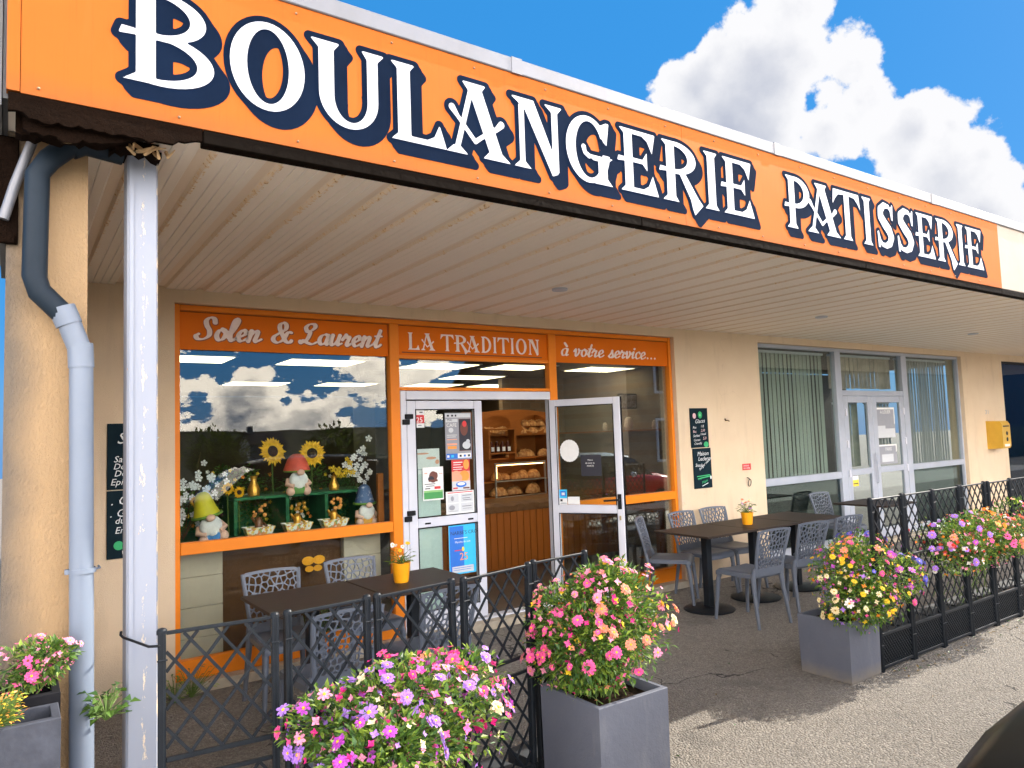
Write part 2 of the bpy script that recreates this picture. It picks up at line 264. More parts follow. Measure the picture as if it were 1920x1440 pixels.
M_chalkg = mat('green_chalk', (.05, .42, .16), .95, var=.2)
M_chalkp = mat('pink_chalk', (.75, .5, .52), .95, var=.2)
M_potorange = mat('orange_pot_glaze', (.86, .36, .01), .35, var=.08, vscale=9)
M_lamp = mat('lit_panel', (.9, .85, .7), .5, emit=(1, .83, .52), estr=2.0)
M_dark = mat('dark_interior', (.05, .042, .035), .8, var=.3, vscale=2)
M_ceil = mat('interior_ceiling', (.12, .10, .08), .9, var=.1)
M_bread = mat('bread_crust', (.40, .14, .025), .7, var=.35, vscale=22, bump=.6, bscale=30, c2=(.62, .34, .12), c2thr=(.4, .75))
M_block = mat('beige_block', (.50, .43, .33), .9, var=.06, vscale=3, bump=.1, bscale=60)
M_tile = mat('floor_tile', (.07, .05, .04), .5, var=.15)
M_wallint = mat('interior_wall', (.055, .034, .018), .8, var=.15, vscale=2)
M_conc = mat('kerb_concrete', (.42, .36, .27), .95, var=.15, vscale=8, bump=.4, bscale=60)

# ------------------------------------------------------------------ mesh helpers
def wloc(o):
    v = Vector((0, 0, 0))
    while o: v += Vector(o.location); o = o.parent
    return v
class MB:
    def __init__(s): s.v = []; s.f = []; s.m = []; s.X = None; s.mi = 0
    def add(s, vs, fs, mi=None):
        n = len(s.v)
        for p in vs:
            p = Vector(p)
            s.v.append(s.X @ p if s.X is not None else p)
        for f in fs: s.f.append([i+n for i in f]); s.m.append(s.mi if mi is None else mi)
        return s
    def box(s, x0, x1, y0, y1, z0, z1, bev=0.0):
        if bev and min(x1-x0, y1-y0, z1-z0) > 2.2*bev:
            b = bev; P = []; idx = {}
            for sx in (0, 1):
                for sy in (0, 1):
                    for sz in (0, 1):
                        c = ((x0, x1)[sx], (y0, y1)[sy], (z0, z1)[sz]); d = (b if not sx else -b, b if not sy else -b, b if not sz else -b)
                        for a in range(3):
                            q = list(c)
                            for k in range(3):
                                if k != a: q[k] += d[k]
                            idx[(sx, sy, sz, a)] = len(P); P.append(q)
            F = []
            for a in range(3):
                u, w = (a+1) % 3, (a+2) % 3
                for sa in (0, 1):
                    r = []
                    for (p, q) in ((0, 0), (1, 0), (1, 1), (0, 1)):
                        k = [0, 0, 0]; k[a] = sa; k[u] = p; k[w] = q; r.append(idx[(k[0], k[1], k[2], a)])
                    F.append(r if sa else r[::-1])
            for a in range(3):            # edges along axis a
                u, w = (a+1) % 3, (a+2) % 3
                for p in (0, 1):
                    for q in (0, 1):
                        k0 = [0, 0, 0]; k0[u] = p; k0[w] = q; k1 = list(k0); k1[a] = 1
                        r = [idx[(*k0, u)], idx[(*k1, u)], idx[(*k1, w)], idx[(*k0, w)]]
                        F.append(r if (p == q) else r[::-1])
            for sx in (0, 1):
                for sy in (0, 1):
                    for sz in (0, 1):
                        r = [idx[(sx, sy, sz, 0)], idx[(sx, sy, sz, 1)], idx[(sx, sy, sz, 2)]]
                        F.append(r if (sx+sy+sz) % 2 else r[::-1])
            return s.add(P, F)
        P = [(x, y, z) for x in (x0, x1) for y in (y0, y1) for z in (z0, z1)]
        return s.add(P, [(0, 1, 3, 2), (4, 6, 7, 5), (0, 4, 5, 1), (2, 3, 7, 6), (0, 2, 6, 4), (1, 5, 7, 3)])
    def cbox(s, cx, cy, z0, wx, wy, h, bev=0): return s.box(cx-wx/2, cx+wx/2, cy-wy/2, cy+wy/2, z0, z0+h, bev)
    def tube(s, pts, r, n=8, cap=True):
        pts = [Vector(p) for p in pts]; rs = r if isinstance(r, (list, tuple)) else [r]*len(pts)
        base = []; prev = None
        for i, p in enumerate(pts):
            t = (pts[min(i+1, len(pts)-1)]-pts[max(i-1, 0)]).normalized()
            if prev is None:
                a = Vector((0, 0, 1)) if abs(t.z) < .9 else Vector((1, 0, 0)); u = t.cross(a).normalized()
            else: u = (prev-t*prev.dot(t)).normalized()
            prev = u; w = t.cross(u)
            base.append([p+(u*math.cos(2*PI*k/n)+w*math.sin(2*PI*k/n))*rs[i] for k in range(n)])
        P = [q for ring in base for q in ring]; F = []
        for i in range(len(pts)-1):
            for k in range(n):
                a = i*n+k; b_ = i*n+(k+1) % n; F.append((a, b_, b_+n, a+n))
        if cap: F.append(tuple(range(n))[::-1]); F.append(tuple(range((len(pts)-1)*n, len(pts)*n)))
        return s.add(P, F)
    def lathe(s, prof, c=(0, 0, 0), n=20, sx=1, sy=1):
        P = []; F = []; m = len(prof)
        for k in range(n):
            a = 2*PI*k/n
            for r, z in prof: P.append((c[0]+r*math.cos(a)*sx, c[1]+r*math.sin(a)*sy, c[2]+z))
        for k in range(n):
            for i in range(m-1):
                a = k*m+i; b_ = ((k+1) % n)*m+i; F.append((a, b_, b_+1, a+1))
        return s.add(P, F)
    def ball(s, c, r, n=10, sq=(1, 1, 1), jit=0, rn=None):
        P = []; F = []; h = n//2+1
        for i in range(h+1):
            th = PI*i/h
            for k in range(n):
                ph = 2*PI*k/n; j = 1+(rn.uniform(-jit, jit) if jit else 0)
                P.append((c[0]+r*sq[0]*math.sin(th)*math.cos(ph)*j, c[1]+r*sq[1]*math.sin(th)*math.sin(ph)*j, c[2]+r*sq[2]*math.cos(th)*j))
        for i in range(h):
            for k in range(n): F.append((i*n+k, (i+1)*n+k, (i+1)*n+(k+1) % n, i*n+(k+1) % n))
        return s.add(P, F)
    def prism(s, poly, y0, y1):      # polygon in (x,z), extruded along y
        n = len(poly); P = [(x, y0, z) for x, z in poly]+[(x, y1, z) for x, z in poly]
        return s.add(P, [tuple(range(n)), tuple(range(2*n-1, n-1, -1))]+[(i, i+n, (i+1) % n+n, (i+1) % n) for i in range(n)])
    def build(s, name, m, parent=None, smooth=False, world=True, ang=None):
        off = wloc(parent) if (parent and world) else Vector((0, 0, 0))
        me = bpy.data.meshes.new(name); me.from_pydata([tuple(Vector(p)-off) for p in s.v], [], s.f)
        ms = m if isinstance(m, (list, tuple)) else [m]
        for x in ms: me.materials.append(x)
        if len(ms) > 1: me.polygons.foreach_set('material_index', s.m)
        if smooth: me.polygons.foreach_set('use_smooth', [True]*len(me.polygons))
        me.update()
        if smooth and ang is not None and hasattr(me, 'set_sharp_from_angle'): me.set_sharp_from_angle(angle=math.radians(ang))
        o = bpy.data.objects.new(name, me); COL.objects.link(o); o.parent = parent
        return o
def thing(name, label, cat, loc=(0, 0, 0), group=None, kind=None):
    o = bpy.data.objects.new(name, None); COL.objects.link(o); o.location = loc; o.empty_display_size = .1
    return tag(o, label, cat, group, kind)
def tag(o, label=None, cat=None, group=None, kind=None):
    if label: o['label'] = label
    if cat: o['category'] = cat
    if group: o['group'] = group
    if kind: o['kind'] = kind
    return o
def solo(name, mb, m, label, cat, group=None, smooth=False, ang=None, rot=None):
    xs = [p[0] for p in mb.v]; ys = [p[1] for p in mb.v]; zs = [p[2] for p in mb.v]
    c = Vector(((min(xs)+max(xs))/2, (min(ys)+max(ys))/2, min(zs))); mb.v = [p-c for p in mb.v]
    o = mb.build(name, m, None, smooth, ang=ang); o.location = c; return tag(o, label, cat, group)
def copy_tree(o, parent=None):
    c = o.copy(); COL.objects.link(c); c.parent = parent
    for ch in list(o.children): copy_tree(ch, c)
    return c
def struct(name, mb, m, smooth=False):
    o = mb.build(name, m, None, smooth); return tag(o, kind='structure')

# ------------------------------------------------------------------ 2D shape fields, meshed by marching squares
def march(D, xs, ys):
    """D<0 inside. returns verts2d, polys, boundary segments"""
    ins = D < 0; ny, nx = D.shape; V = []; K = {}; polys = []; segs = []
    def corner(i, j):
        k = (0, i, j)
        if k not in K: K[k] = len(V); V.append((xs[i], ys[j]))
        return K[k]
    def cross(i0, j0, i1, j1):
        k = (1,)+(min((i0, j0), (i1, j1))+max((i0, j0), (i1, j1)))
        if k not in K:
            a = D[j0, i0]; b = D[j1, i1]; t = a/(a-b) if a != b else .5; t = min(.98, max(.02, t))
            K[k] = len(V); V.append((xs[i0]+(xs[i1]-xs[i0])*t, ys[j0]+(ys[j1]-ys[j0])*t))
        return K[k]
    anyin = ins[:-1, :-1] | ins[1:, :-1] | ins[:-1, 1:] | ins[1:, 1:]
    for j, i in zip(*np.nonzero(anyin)):
        cs = ((i, j), (i+1, j), (i+1, j+1), (i, j+1)); p = []; ex = []; first = None
        for k in range(4):
            a = cs[k]; b = cs[(k+1) % 4]; ia = ins[a[1], a[0]]; ib = ins[b[1], b[0]]
            if ia: p.append(corner(*a))
            if ia != ib:
                c = cross(*a, *b); p.append(c); ex.append((ia, c))
        if len(p) >= 3: polys.append(p)
        if ex:
            if not ex[0][0]: ex = ex[1:]+ex[:1]
            for q in range(0, len(ex)-1, 2): segs.append((ex[q][1], ex[q+1][1]))
    return V, polys, segs
def sd_poly(P, pts):
    X, Y = P; n = len(pts); d = np.full(X.shape, 1e9); s = np.ones(X.shape)
    for i in range(n):
        ax, ay = pts[i]; bx, by = pts[i-1]; ex, ey = bx-ax, by-ay; wx, wy = X-ax, Y-ay
        t = np.clip((wx*ex+wy*ey)/(ex*ex+ey*ey+1e-12), 0, 1); d = np.minimum(d, (wx-ex*t)**2+(wy-ey*t)**2)
        c1 = Y >= ay; c2 = Y < by; c3 = ex*wy > ey*wx; al = (c1 & c2 & c3) | (~c1 & ~c2 & ~c3); s = np.where(al, -s, s)
    return s*np.sqrt(d)
def ell(cx, cy, rx, ry, n=40): return [(cx+rx*math.cos(2*PI*k/n), cy+ry*math.sin(2*PI*k/n)) for k in range(n)]
def rect(x0, x1, y0, y1): return [(x0, y0), (x1, y0), (x1, y1), (x0, y1)]
def sd_stroke(P, pts):
    X, Y = P; d = np.full(X.shape, 1e9)
    for (ax, ay, ra), (bx, by, rb) in zip(pts[:-1], pts[1:]):
        ex, ey = bx-ax, by-ay; t = np.clip(((X-ax)*ex+(Y-ay)*ey)/(ex*ex+ey*ey+1e-12), 0, 1)
        d = np.minimum(d, np.hypot(X-ax-ex*t, Y-ay-ey*t)-(ra+(rb-ra)*t))
    return d
def glyph_field(ops, P):
    d = np.full(P[0].shape, 1e9)
    for op, g in ops:
        if op == '+': d = np.minimum(d, sd_poly(P, g))
        elif op == '-': d = np.maximum(d, -sd_poly(P, g))
        else: d = np.minimum(d, sd_stroke(P, g))
    return d
def stem(x0, x1, tl=.09, tr=.07, bl=.09, br=.07, h=.085):
    p = [(x0-tl, 1), (x1+tr, 1), (x1, 1-h), (x1, h), (x1+br, 0), (x0-bl, 0), (x0, h), (x0, 1-h)]
    return ('+', p)
tickmid = lambda y=.5: ('+', [(-.06, y-.035), (.1, y-.02), (.1, y+.045), (-.03, y+.05)])
GL = {
 'B': (.86, [('+', ell(.32, .745, .46, .262)), ('+', ell(.33, .275, .53, .282)), ('-', rect(-.5, .2, -.2, 1.2)), ('+', rect(.19, .36, .93, 1.0)), ('+', rect(.19, .36, 0, .07)), ('-', ell(.27, .745, .35, .205)), ('-', ell(.27, .275, .42, .215)), ('-', rect(-.5, .2, -.2, 1.2)), ('+', rect(.18, .5, .475, .545)), stem(.10, .285, .1, 0, .12, 0), tickmid(.5)]),
 'O': (.84, [('+', ell(.42, .5, .42, .51)), ('-', ell(.42, .5, .235, .43))]),
 'U': (.88, [('+', ell(.44, .38, .37, .39)), ('+', rect(.07, .81, .38, .97)), ('-', rect(.255, .67, .36, 1.2)), ('-', ell(.4625, .36, .2075, .29)), ('+', [(-.03, 1), (.33, 1), (.255, .9), (.07, .9)]), ('+', [(.60, 1), (.90, 1), (.81, .9), (.67, .9)])]),
 'L': (.78, [stem(.09, .27), ('+', [(.2, 0), (.78, 0), (.68, .30), (.60, .13), (.50, .075), (.2, .075)])]),
 'A': (.98, [('+', [(.36, .97), (.43, .93), (.18, .05), (.10, .05)]), ('+', [(.32, .96), (.54, .96), (.88, .05), (.67, .05)]), ('+', [(.24, 1), (.62, 1), (.53, .88), (.34, .88)]), ('+', [(-.02, 0), (.31, 0), (.19, .10), (.09, .10)]), ('+', [(.55, 0), (1.0, 0), (.87, .10), (.65, .10)]), ('s', [(.08, .60, .05), (.16, .50, .03), (.43, .20, .032), (.52, .27, .03), (.78, .44, .035), (.86, .52, .05)])]),
 'N': (.84, [('+', [(-.03, 1), (.36, 1), (.76, .12), (.76, 0), (.66, -.04), (.20, .85), (.08, .93)]), ('+', [(.10, .9), (.19, .86), (.19, .09), (.29, 0), (.0, 0), (.10, .09)]), ('+', [(.54, 1), (.87, 1), (.78, .9), (.78, .02), (.70, .02), (.67, .2), (.67, .9)])]),
 'G': (.94, [('+', ell(.43, .5, .43, .51)), ('-', ell(.45, .5, .265, .43)), ('-', [(.55, .46), (1.2, .46), (1.2, .80), (.66, .70)]), ('+', [(.62, .88), (.80, .97), (.86, .97), (.80, .62), (.74, .66), (.66, .78)]), ('+', rect(.62, .80, .04, .42)), ('+', [(.40, .43), (.92, .43), (.80, .35), (.52, .35)]), ('+', [(.62, .1), (.80, .1), (.90, 0), (.55, 0), (.45, .03)]), ('s', [(.44, .40, .04), (.36, .44, .035), (.34, .52, .045)])]),
 'E': (.84, [stem(.10, .28, .10, 0, .10, 0), ('+', [(.2, 1), (.80, 1), (.72, .68), (.62, .86), (.50, .93), (.2, .93)]), ('+', [(.2, 0), (.84, 0), (.72, .32), (.62, .14), (.5, .075), (.2, .075)]), ('+', [(.2, .48), (.50, .48), (.60, .38), (.60, .68), (.50, .55), (.2, .55)]), tickmid(.49)]),
 'R': (.86, [('+', ell(.32, .735, .45, .268)), ('-', ell(.27, .735, .31, .195)), ('-', rect(-.5, .2, -.2, 1.2)), ('+', [(.36, .52), (.50, .52), (.80, .12), (.90, .02), (.70, -.17), (.66, -.08), (.62, .08)]), stem(.10, .285, .1, 0, .10, .07), tickmid(.5)]),
 'I': (.44, [stem(.13, .31)]),
 'P': (.80, [('+', ell(.32, .70, .46, .302)), ('-', ell(.27, .70, .32, .225)), ('-', rect(-.5, .2, -.2, 1.2)), stem(.10, .285, .1, 0, .10, .07), tickmid(.42)]),
 'T': (.98, [stem(.40, .58, -.02, -.02), ('+', [(.03, 1), (.95, 1), (.99, .68), (.90, .80), (.78, .90), (.58, .92), (.40, .92), (.20, .90), (.08, .80), (-.01, .68)])]),
 'S': (.72, [('s', [(.62, .84, .03), (.50, .94, .045), (.32, .94, .07), (.17, .82, .10), (.17, .68, .11), (.32, .54, .12), (.48, .42, .12), (.56, .28, .11), (.50, .14, .09), (.34, .06, .06), (.18, .07, .045), (.07, .18, .03)]), ('+', [(.56, .86), (.66, 1.0), (.69, .98), (.66, .64), (.61, .66)]), ('+', [(.0, .34), (.05, .36), (.14, .12), (.08, 0), (.02, 0)])]),
 'D': (.86, [('+', ell(.28, .5, .56, .51)), ('-', ell(.25, .5, .40, .43)), ('-', rect(-.5, .2, -.2, 1.2)), stem(.10, .285, .1, 0, .10, 0)]),
}
def field_faces(mb, D, xs, ys, tf, mi=None):
    V, polys, segs = march(D, xs, ys); mb.add([tf(a, b) for a, b in V], [p[::-1] for p in polys], mi)
def sign_glyph(ch, x, z, H, wide, y_out, y_in, mw, mn, res=64, out=.068, sh=(.11, -.125)):
    """navy outline with drop shadow and white face, all flat vinyl on the board plane (XZ)"""
    w, ops = GL[ch]; kx = wide/(w*H); st = 1.0/res
    xs = np.arange(-.28, w+.36, st); ys = np.arange(-.42, 1.16, st); P = np.meshgrid(xs, ys)
    d = glyph_field(ops, P)
    field_faces(mw, d, xs, ys, lambda a, b: (x+a*kx*H, y_in, z+b*H))
    if mn is not None:
        acc = d-out; 
        for t in np.linspace(.14, 1, 7):
            sx = int(round(t*sh[0]/st)); sy = int(round(t*sh[1]/st)); q = np.full(d.shape, 1e9)
            q[:sy or None, sx:] = d[-sy:, :d.shape[1]-sx] if sy else d[:, :d.shape[1]-sx]
            acc = np.minimum(acc, q-out*.85)
        field_faces(mn, acc, xs, ys, lambda a, b: (x+a*kx*H, y_out, z+b*H))
# cursive skeleton letters: strokes of points, x advance; x-height .5, ascender 1
SK = {
 'a': (.50, [[(.42,.42),(.30,.50),(.14,.42),(.08,.22),(.14,.04),(.26,.02),(.38,.16),(.43,.46)],[(.43,.46),(.38,.14),(.42,.02),(.52,.08)]]),
 'c': (.40, [[(.36,.40),(.28,.50),(.14,.42),(.08,.22),(.14,.04),(.26,.0),(.42,.12)]]),
 'e': (.42, [[(.02,.10),(.18,.20),(.34,.34),(.30,.48),(.20,.49),(.10,.34),(.09,.14),(.18,.0),(.30,.02),(.44,.14)]]),
 'i': (.26, [[(.02,.30),(.14,.48),(.10,.16),(.14,.02),(.28,.10)],[(.17,.70),(.18,.72)]]),
 'l': (.30, [[(.02,.14),(.20,.56),(.28,.90),(.20,1.0),(.13,.82),(.09,.3),(.12,.05),(.20,.0),(.32,.12)]]),
 'n': (.56, [[(.0,.34),(.11,.49),(.10,.30),(.06,.0)],[(.08,.22),(.22,.46),(.34,.47),(.35,.34),(.31,.08),(.37,.0),(.54,.12)]]),
 'o': (.46, [[(.26,.50),(.12,.42),(.07,.20),(.16,.01),(.30,.04),(.38,.26),(.33,.44),(.24,.49),(.34,.38),(.48,.42)]]),
 'r': (.40, [[(.0,.28),(.12,.52),(.14,.42),(.28,.42),(.24,.22),(.22,.06),(.28,.0),(.40,.10)]]),
 's': (.38, [[(.0,.08),(.16,.32),(.22,.52),(.24,.36),(.30,.18),(.24,.02),(.12,.0),(.04,.08)],[(.24,.02),(.38,.10)]]),
 't': (.32, [[(.02,.14),(.14,.40),(.22,.84)],[(.22,.84),(.12,.24),(.13,.03),(.22,.0),(.34,.12)],[(.02,.54),(.32,.56)]]),
 'u': (.54, [[(.0,.34),(.10,.49),(.08,.30),(.08,.08),(.16,.0),(.28,.10),(.38,.30)],[(.40,.49),(.36,.14),(.40,.02),(.54,.10)]]),
 'v': (.46, [[(.0,.32),(.09,.49),(.13,.36),(.13,.12),(.18,.0),(.28,.10),(.36,.34),(.30,.48),(.36,.40),(.48,.42)]]),
 'S': (.66, [[(.58,.78),(.52,.96),(.36,.99),(.26,.84),(.32,.62),(.44,.42),(.46,.18),(.30,.02),(.10,.02),(.02,.14),(.10,.24)]]),
 'L': (.70, [[(.20,.62),(.14,.80),(.26,.96),(.46,.96),(.50,.82),(.38,.66),(.26,.62),(.34,.56),(.30,.30),(.20,.10),(.06,.04),(.02,.12),(.12,.16),(.34,.04),(.52,.0),(.68,.10)]]),
 '&': (.76, [[(.72,.50),(.58,.50),(.46,.16),(.26,.0),(.08,.10),(.08,.28),(.24,.44),(.46,.64),(.46,.86),(.34,.96),(.22,.86),(.24,.66),(.40,.36),(.56,.08),(.72,.02),(.78,.12)]]),
 'à': (.50, [[(.42,.42),(.30,.50),(.14,.42),(.08,.22),(.14,.04),(.26,.02),(.38,.16),(.43,.46)],[(.43,.46),(.38,.14),(.42,.02),(.52,.08)],[(.18,.86),(.34,.66)]]),
 '.': (.22, [[(.08,.02),(.09,.03)]]), ' ': (.36, []),
}
def spline(pts, k=6):
    out = []; n = len(pts)
    if n < 3: return [tuple(p) for p in pts]
    for i in range(n-1):
        p0 = pts[max(i-1, 0)]; p1 = pts[i]; p2 = pts[i+1]; p3 = pts[min(i+2, n-1)]
        for j in range(k):
            t = j/k; out.append(tuple(.5*((2*b)+(-a+c)*t+(2*a-5*b+4*c-d)*t*t+(-a+3*b-3*c+d)*t**3) for a, b, c, d in zip(p0, p1, p2, p3)))
    out.append(tuple(pts[-1])); return out
def script_text(mb, text, x, z, H, width, y, thick=.055, thin=.018, slant=.18, res=42, mb2=None, out=.03, y2=None, xaxis=None):
    tot = sum(SK[c][0] for c in text); kx = width/(tot*H); cx = 0
    for c in text:
        w, strokes = SK[c]
        if strokes:
            xs = np.arange(-.15, w+.45, 1/res); ys = np.arange(-.12, 1.12, 1/res); P = np.meshgrid(xs, ys); d = np.full(P[0].shape, 1e9)
            for st in strokes:
                q = spline(st); pp = []
                for i, (a, b) in enumerate(q):
                    a2, b2 = q[min(i+1, len(q)-1)]; a1, b1 = q[max(i-1, 0)]; an = math.atan2(b2-b1, a2-a1); k = abs(math.sin(an-.35))
                    pp.append((a+slant*b, b, (thin+(thick-thin)*k**1.3) if len(st) > 2 or c == 't' else thick*1.1))
                d = np.minimum(d, sd_stroke(P, pp))
            field_faces(mb, d, xs, ys, lambda a, b: (x+(cx+a)*kx*H, y, z+b*H))
            if mb2 is not None: field_faces(mb2, d-out, xs, ys, lambda a, b: (x+(cx+a)*kx*H+.003, y2, z+b*H-.003))
        cx += w
def text_mesh(mb, s, x, z, size, y, align='LEFT', xf=None, mi=None, sx=1, rot=0, shear=0):
    """small printed or chalked writing, flat on an XZ plane, from the built-in font"""
    cu = bpy.data.curves.new('tmp', 'FONT'); cu.body = s; cu.size = size; cu.align_x = align; cu.resolution_u = 2; cu.shear = shear
    o = bpy.data.objects.new('tmp', cu); me = bpy.data.meshes.new_from_object(o); ca, sa = math.cos(rot), math.sin(rot)
    vs = [(x+(v.co.x*ca-v.co.y*sa)*sx, y, z+v.co.x*sa+v.co.y*ca) for v in me.vertices]; fs = [tuple(p.vertices) for p in me.polygons]
    mb.add(vs, fs, mi); bpy.data.objects.remove(o); bpy.data.curves.remove(cu); bpy.data.meshes.remove(me)
# ================================================================== SETTING
gv = []; gf = []
ysl = [-260, -60, -20, -8, -3, -1.2, 0, 5.72, 60]; zsl = [-.5, -.5, -.5, -.4, -.28, 0, 0, 0, 0]
xsl = [-200, -30, 30, 250]
gm = MB()
for j, yy in enumerate(ysl):
    for xx in xsl: gm.v.append(Vector((xx, yy, zsl[j])))
for j in range(len(ysl)-1):
    for i in range(len(xsl)-1):
        a = j*len(xsl)+i; gm.f.append([a, a+1, a+1+len(xsl), a+len(xsl)]); gm.m.append(0)
struct('ground', gm, M_ground)
M_hill = mat('hill_grass', (.05, .075, .028), .95, var=.5, vscale=.03, bump=.5, bscale=.4, c2=(.09, .10, .045))
hm = MB(); NX, NY = 120, 12
for j in range(NY+1):
    for i in range(NX+1):
        x = -260+i*6.2; t = j/NY; y = -110-95*t
        ridge = 4.4+1.9*math.sin(x*.021+.4)+.7*math.sin(x*.06+1)+.25*math.sin(x*.31)+rnd.uniform(-.15, .25)*(t > .9)
        hm.v.append(Vector((x, y, -.6+(ridge+.6)*(t**1.4))))
for j in range(NY):
    for i in range(NX):
        a = j*(NX+1)+i; hm.f.append([a, a+1, a+NX+2, a+NX+1]); hm.m.append(0)
struct('hill', hm, M_hill, True)

# ================================================================== BUILDING
WY, FY = 5.55, 5.65
B = thing('shop_building', 'cream rendered shop building with orange bakery front under a ribbed canopy', 'building', (0, WY, 0))
# --- walls with openings (the bakery, the vacant shop, the far shop)
w = MB()
w.box(.02, .95, WY, 5.80, 0, 2.86); w.box(.95, 6.07, WY, 5.80, 2.735, 2.86); w.box(6.07, 7.56, WY, 5.80, 0, 2.86)
w.box(7.56, 12.9, WY, 5.80, 2.745, 2.86); w.box(12.9, 14.42, WY, 5.80, 0, 2.86); w.box(14.42, 21, WY, 5.80, 2.72, 2.86); w.box(21, 21.6, WY, 5.80, 0, 2.86)
w.box(.02, 21.6, WY+.002, 5.80, 2.862, 3.4)
w.build('wall', M_render, B)
w = MB(); w.box(.95, 6.07, 5.50, FY+.10, 0, .068); w.box(7.56, 12.9, 5.5, FY+.1, 0, .06); w.build('kerb', M_conc, B)
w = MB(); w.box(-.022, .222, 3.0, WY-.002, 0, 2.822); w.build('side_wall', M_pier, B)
# --- soffit: folded sheet, grooves running out from the wall
sm = MB(); z0 = 2.828; per = .256; prof = []
k = -1; x = .07-per
while x < 21.4:
    prof += [(x, z0+.016), (x+.042, z0+.016), (x+.054, z0)]
    for q in (.108, .155, .202): prof += [(x+q, z0), (x+q+.003, z0+.006), (x+q+.006, z0)]
    prof += [(x+per-.010, z0)]
    x += per
prof = [(max(-.02, min(21.4, a)), b) for a, b in prof if a > -.05]
n = len(prof); sm.add([(a, 2.765, b) for a, b in prof]+[(a, WY-.001, b) for a, b in prof], [(i, i+1, i+1+n, i+n) for i in range(n-1)])
sm.build('soffit', M_soffit, B)
# canopy roof, side fascia, timber edge
w = MB(); w.box(-.03, 21.4, 2.72, 5.545, 3.30, 3.40); w.box(-.035, .0, 2.76, 5.545, 2.84, 3.30); w.build('canopy_roof', M_flash, B)
w = MB(); w.box(-.062, -.037, 2.72, 5.5, 2.80, 3.38); w.build('side_fascia', mat('dark_grey_board', (.10, .10, .10), .6, var=.15), B)
M_timber = mat('dark_stained_timber', (.009, .006, .004), .75, var=.4, vscale=6, c2=(.03, .016, .008), c2thr=(.62, .8), spec=.04, bump=.4, bscale=30)
em = MB(); xx = .56
while xx < 21.3:
    em.box(xx, min(xx+2.2, 21.4)-.004, 2.703, 2.764, 2.792, 2.842, .003); xx += 2.2
em.build('timber_edge', M_timber, B)
rb = MB(); rr = random.Random(3)
def ragged(x0, x1, zt, zb, y0, y1, n_, jz=.012):
    top = [(x0+(x1-x0)*i/n_, zt) for i in range(n_+1)]; bot = [(x0+(x1-x0)*i/n_, zb(i/n_)+rr.uniform(-jz, jz)) for i in range(n_+1)]
    rb.prism(top+bot[::-1], y0, y1)
ragged(-.02, .556, 2.842, lambda t: 2.765+.03*max(0, t-.75)/.25+(.02 if t < .1 else 0), 2.704, 2.722, 30, .007)
ragged(.02, .50, 2.80, lambda t: 2.735-.02*math.sin(t*5)+.04*t, 2.735, 2.76, 26, .009)
ragged(.0, .33, 2.82, lambda t: 2.74+.03*t, 2.80, 2.86, 18, .01)
ragged(.28, .44, 2.82, lambda t: 2.775, 2.87, 2.94, 8, .014)
rb.build('rotten_corner_boards', M_rot, B)
lb = MB()
for i in range(9):
    x = .33+rr.uniform(0, .15); z = 2.80; lb.tube([(x, 2.85+rr.uniform(0, .08), z), (x+rr.uniform(-.05, .05), 2.82, z-.03-rr.uniform(0, .02)), (x+rr.uniform(-.06, .06), 2.80, z-.015)], [.008, .006, .002], 5)
lb.build('splintered_wood', mat('bare_splinters', (.50, .33, .17), .9, var=.4, vscale=20), B)
# gable barge seen past the side
w = MB(); w.box(-.30, -.065, 5.2, 5.6, 2.9, 3.5); w.build('verge_board', M_white, B)
# --- sign board
SY = 2.700
sg = MB()
edges = [-.02, .012, 3.103, 7.165]
sg.box(-.025, .010, 2.697, 2.735, 2.846, 3.425); sg.box(.012, 3.102, SY, 2.73, 2.843, 3.425); sg.box(3.1045, 7.163, SY, 2.73, 2.843, 3.425)
board = sg.build('fascia_sign', M_sign, B)
w = MB(); w.box(7.165, 21.4, 2.706, 2.73, 2.846, 3.425); w.build('plain_fascia', mat('cream_fascia_paint', (.37, .31, .245), .7, var=.08, vscale=2, bump=.1, bscale=40), B)
M_screw = mat('rusty_screw', (.30, .2, .12), .5, metal=.5, var=.3)
def screw_mb(x, z):
    q = MB(); q.X = Matrix(((1, 0, 0, x), (0, 0, -1, SY), (0, 1, 0, z), (0, 0, 0, 1))); q.lathe([(0, -.001), (.0048, -.001), (.0048, .004), (.002, .007), (0, .007)], (0, 0, 0), 8); return q
xx = .06
while xx < 7.1:
    for zz in (2.868, 3.385):
        if xx > .2 or zz < 3: screw_mb(xx, zz).build('screw', M_screw, board)
    xx += .42+rr.uniform(-.03, .03)
fl = MB(); xx = -.06
while xx < 21.3:
    L_ = 2.02; fl.box(xx, min(xx+L_, 21.4)-.003, 2.690, 2.78, 3.418, 3.492, .004); fl.box(xx-.03 if xx > 0 else xx, xx+.03, 2.6875, 2.784, 3.416, 3.494); xx += L_
fl.build('roof_flashing', M_flash, B)
WORD = [('B',.30,.59),('O',.645,.927),('U',.96,1.262),('L',1.296,1.562),('A',1.567,1.898),('N',1.925,2.215),('G',2.244,2.562),('E',2.607,2.886),('R',2.920,3.232),('I',3.251,3.410),('E',3.430,3.715),
 ('P',4.045,4.31),('A',4.276,4.644),('T',4.577,4.912),('I',4.925,5.081),('S',5.13,5.372),('S',5.41,5.666),('E',5.70,5.976),('R',6.01,6.33),('I',6.345,6.50),('E',6.515,6.822)]
for i, (c, a, b_) in enumerate(WORD):
    lm = MB(); lm.mi = 1; l2 = MB(); sign_glyph(c, a+.006, 2.967, .342, (b_-a), SY-.0015-i*.00003, SY-.0035, l2, lm)
    lm.mi = 0; lm.add(l2.v, l2.f); lo = lm.build('letter', [M_white, M_navy], board)
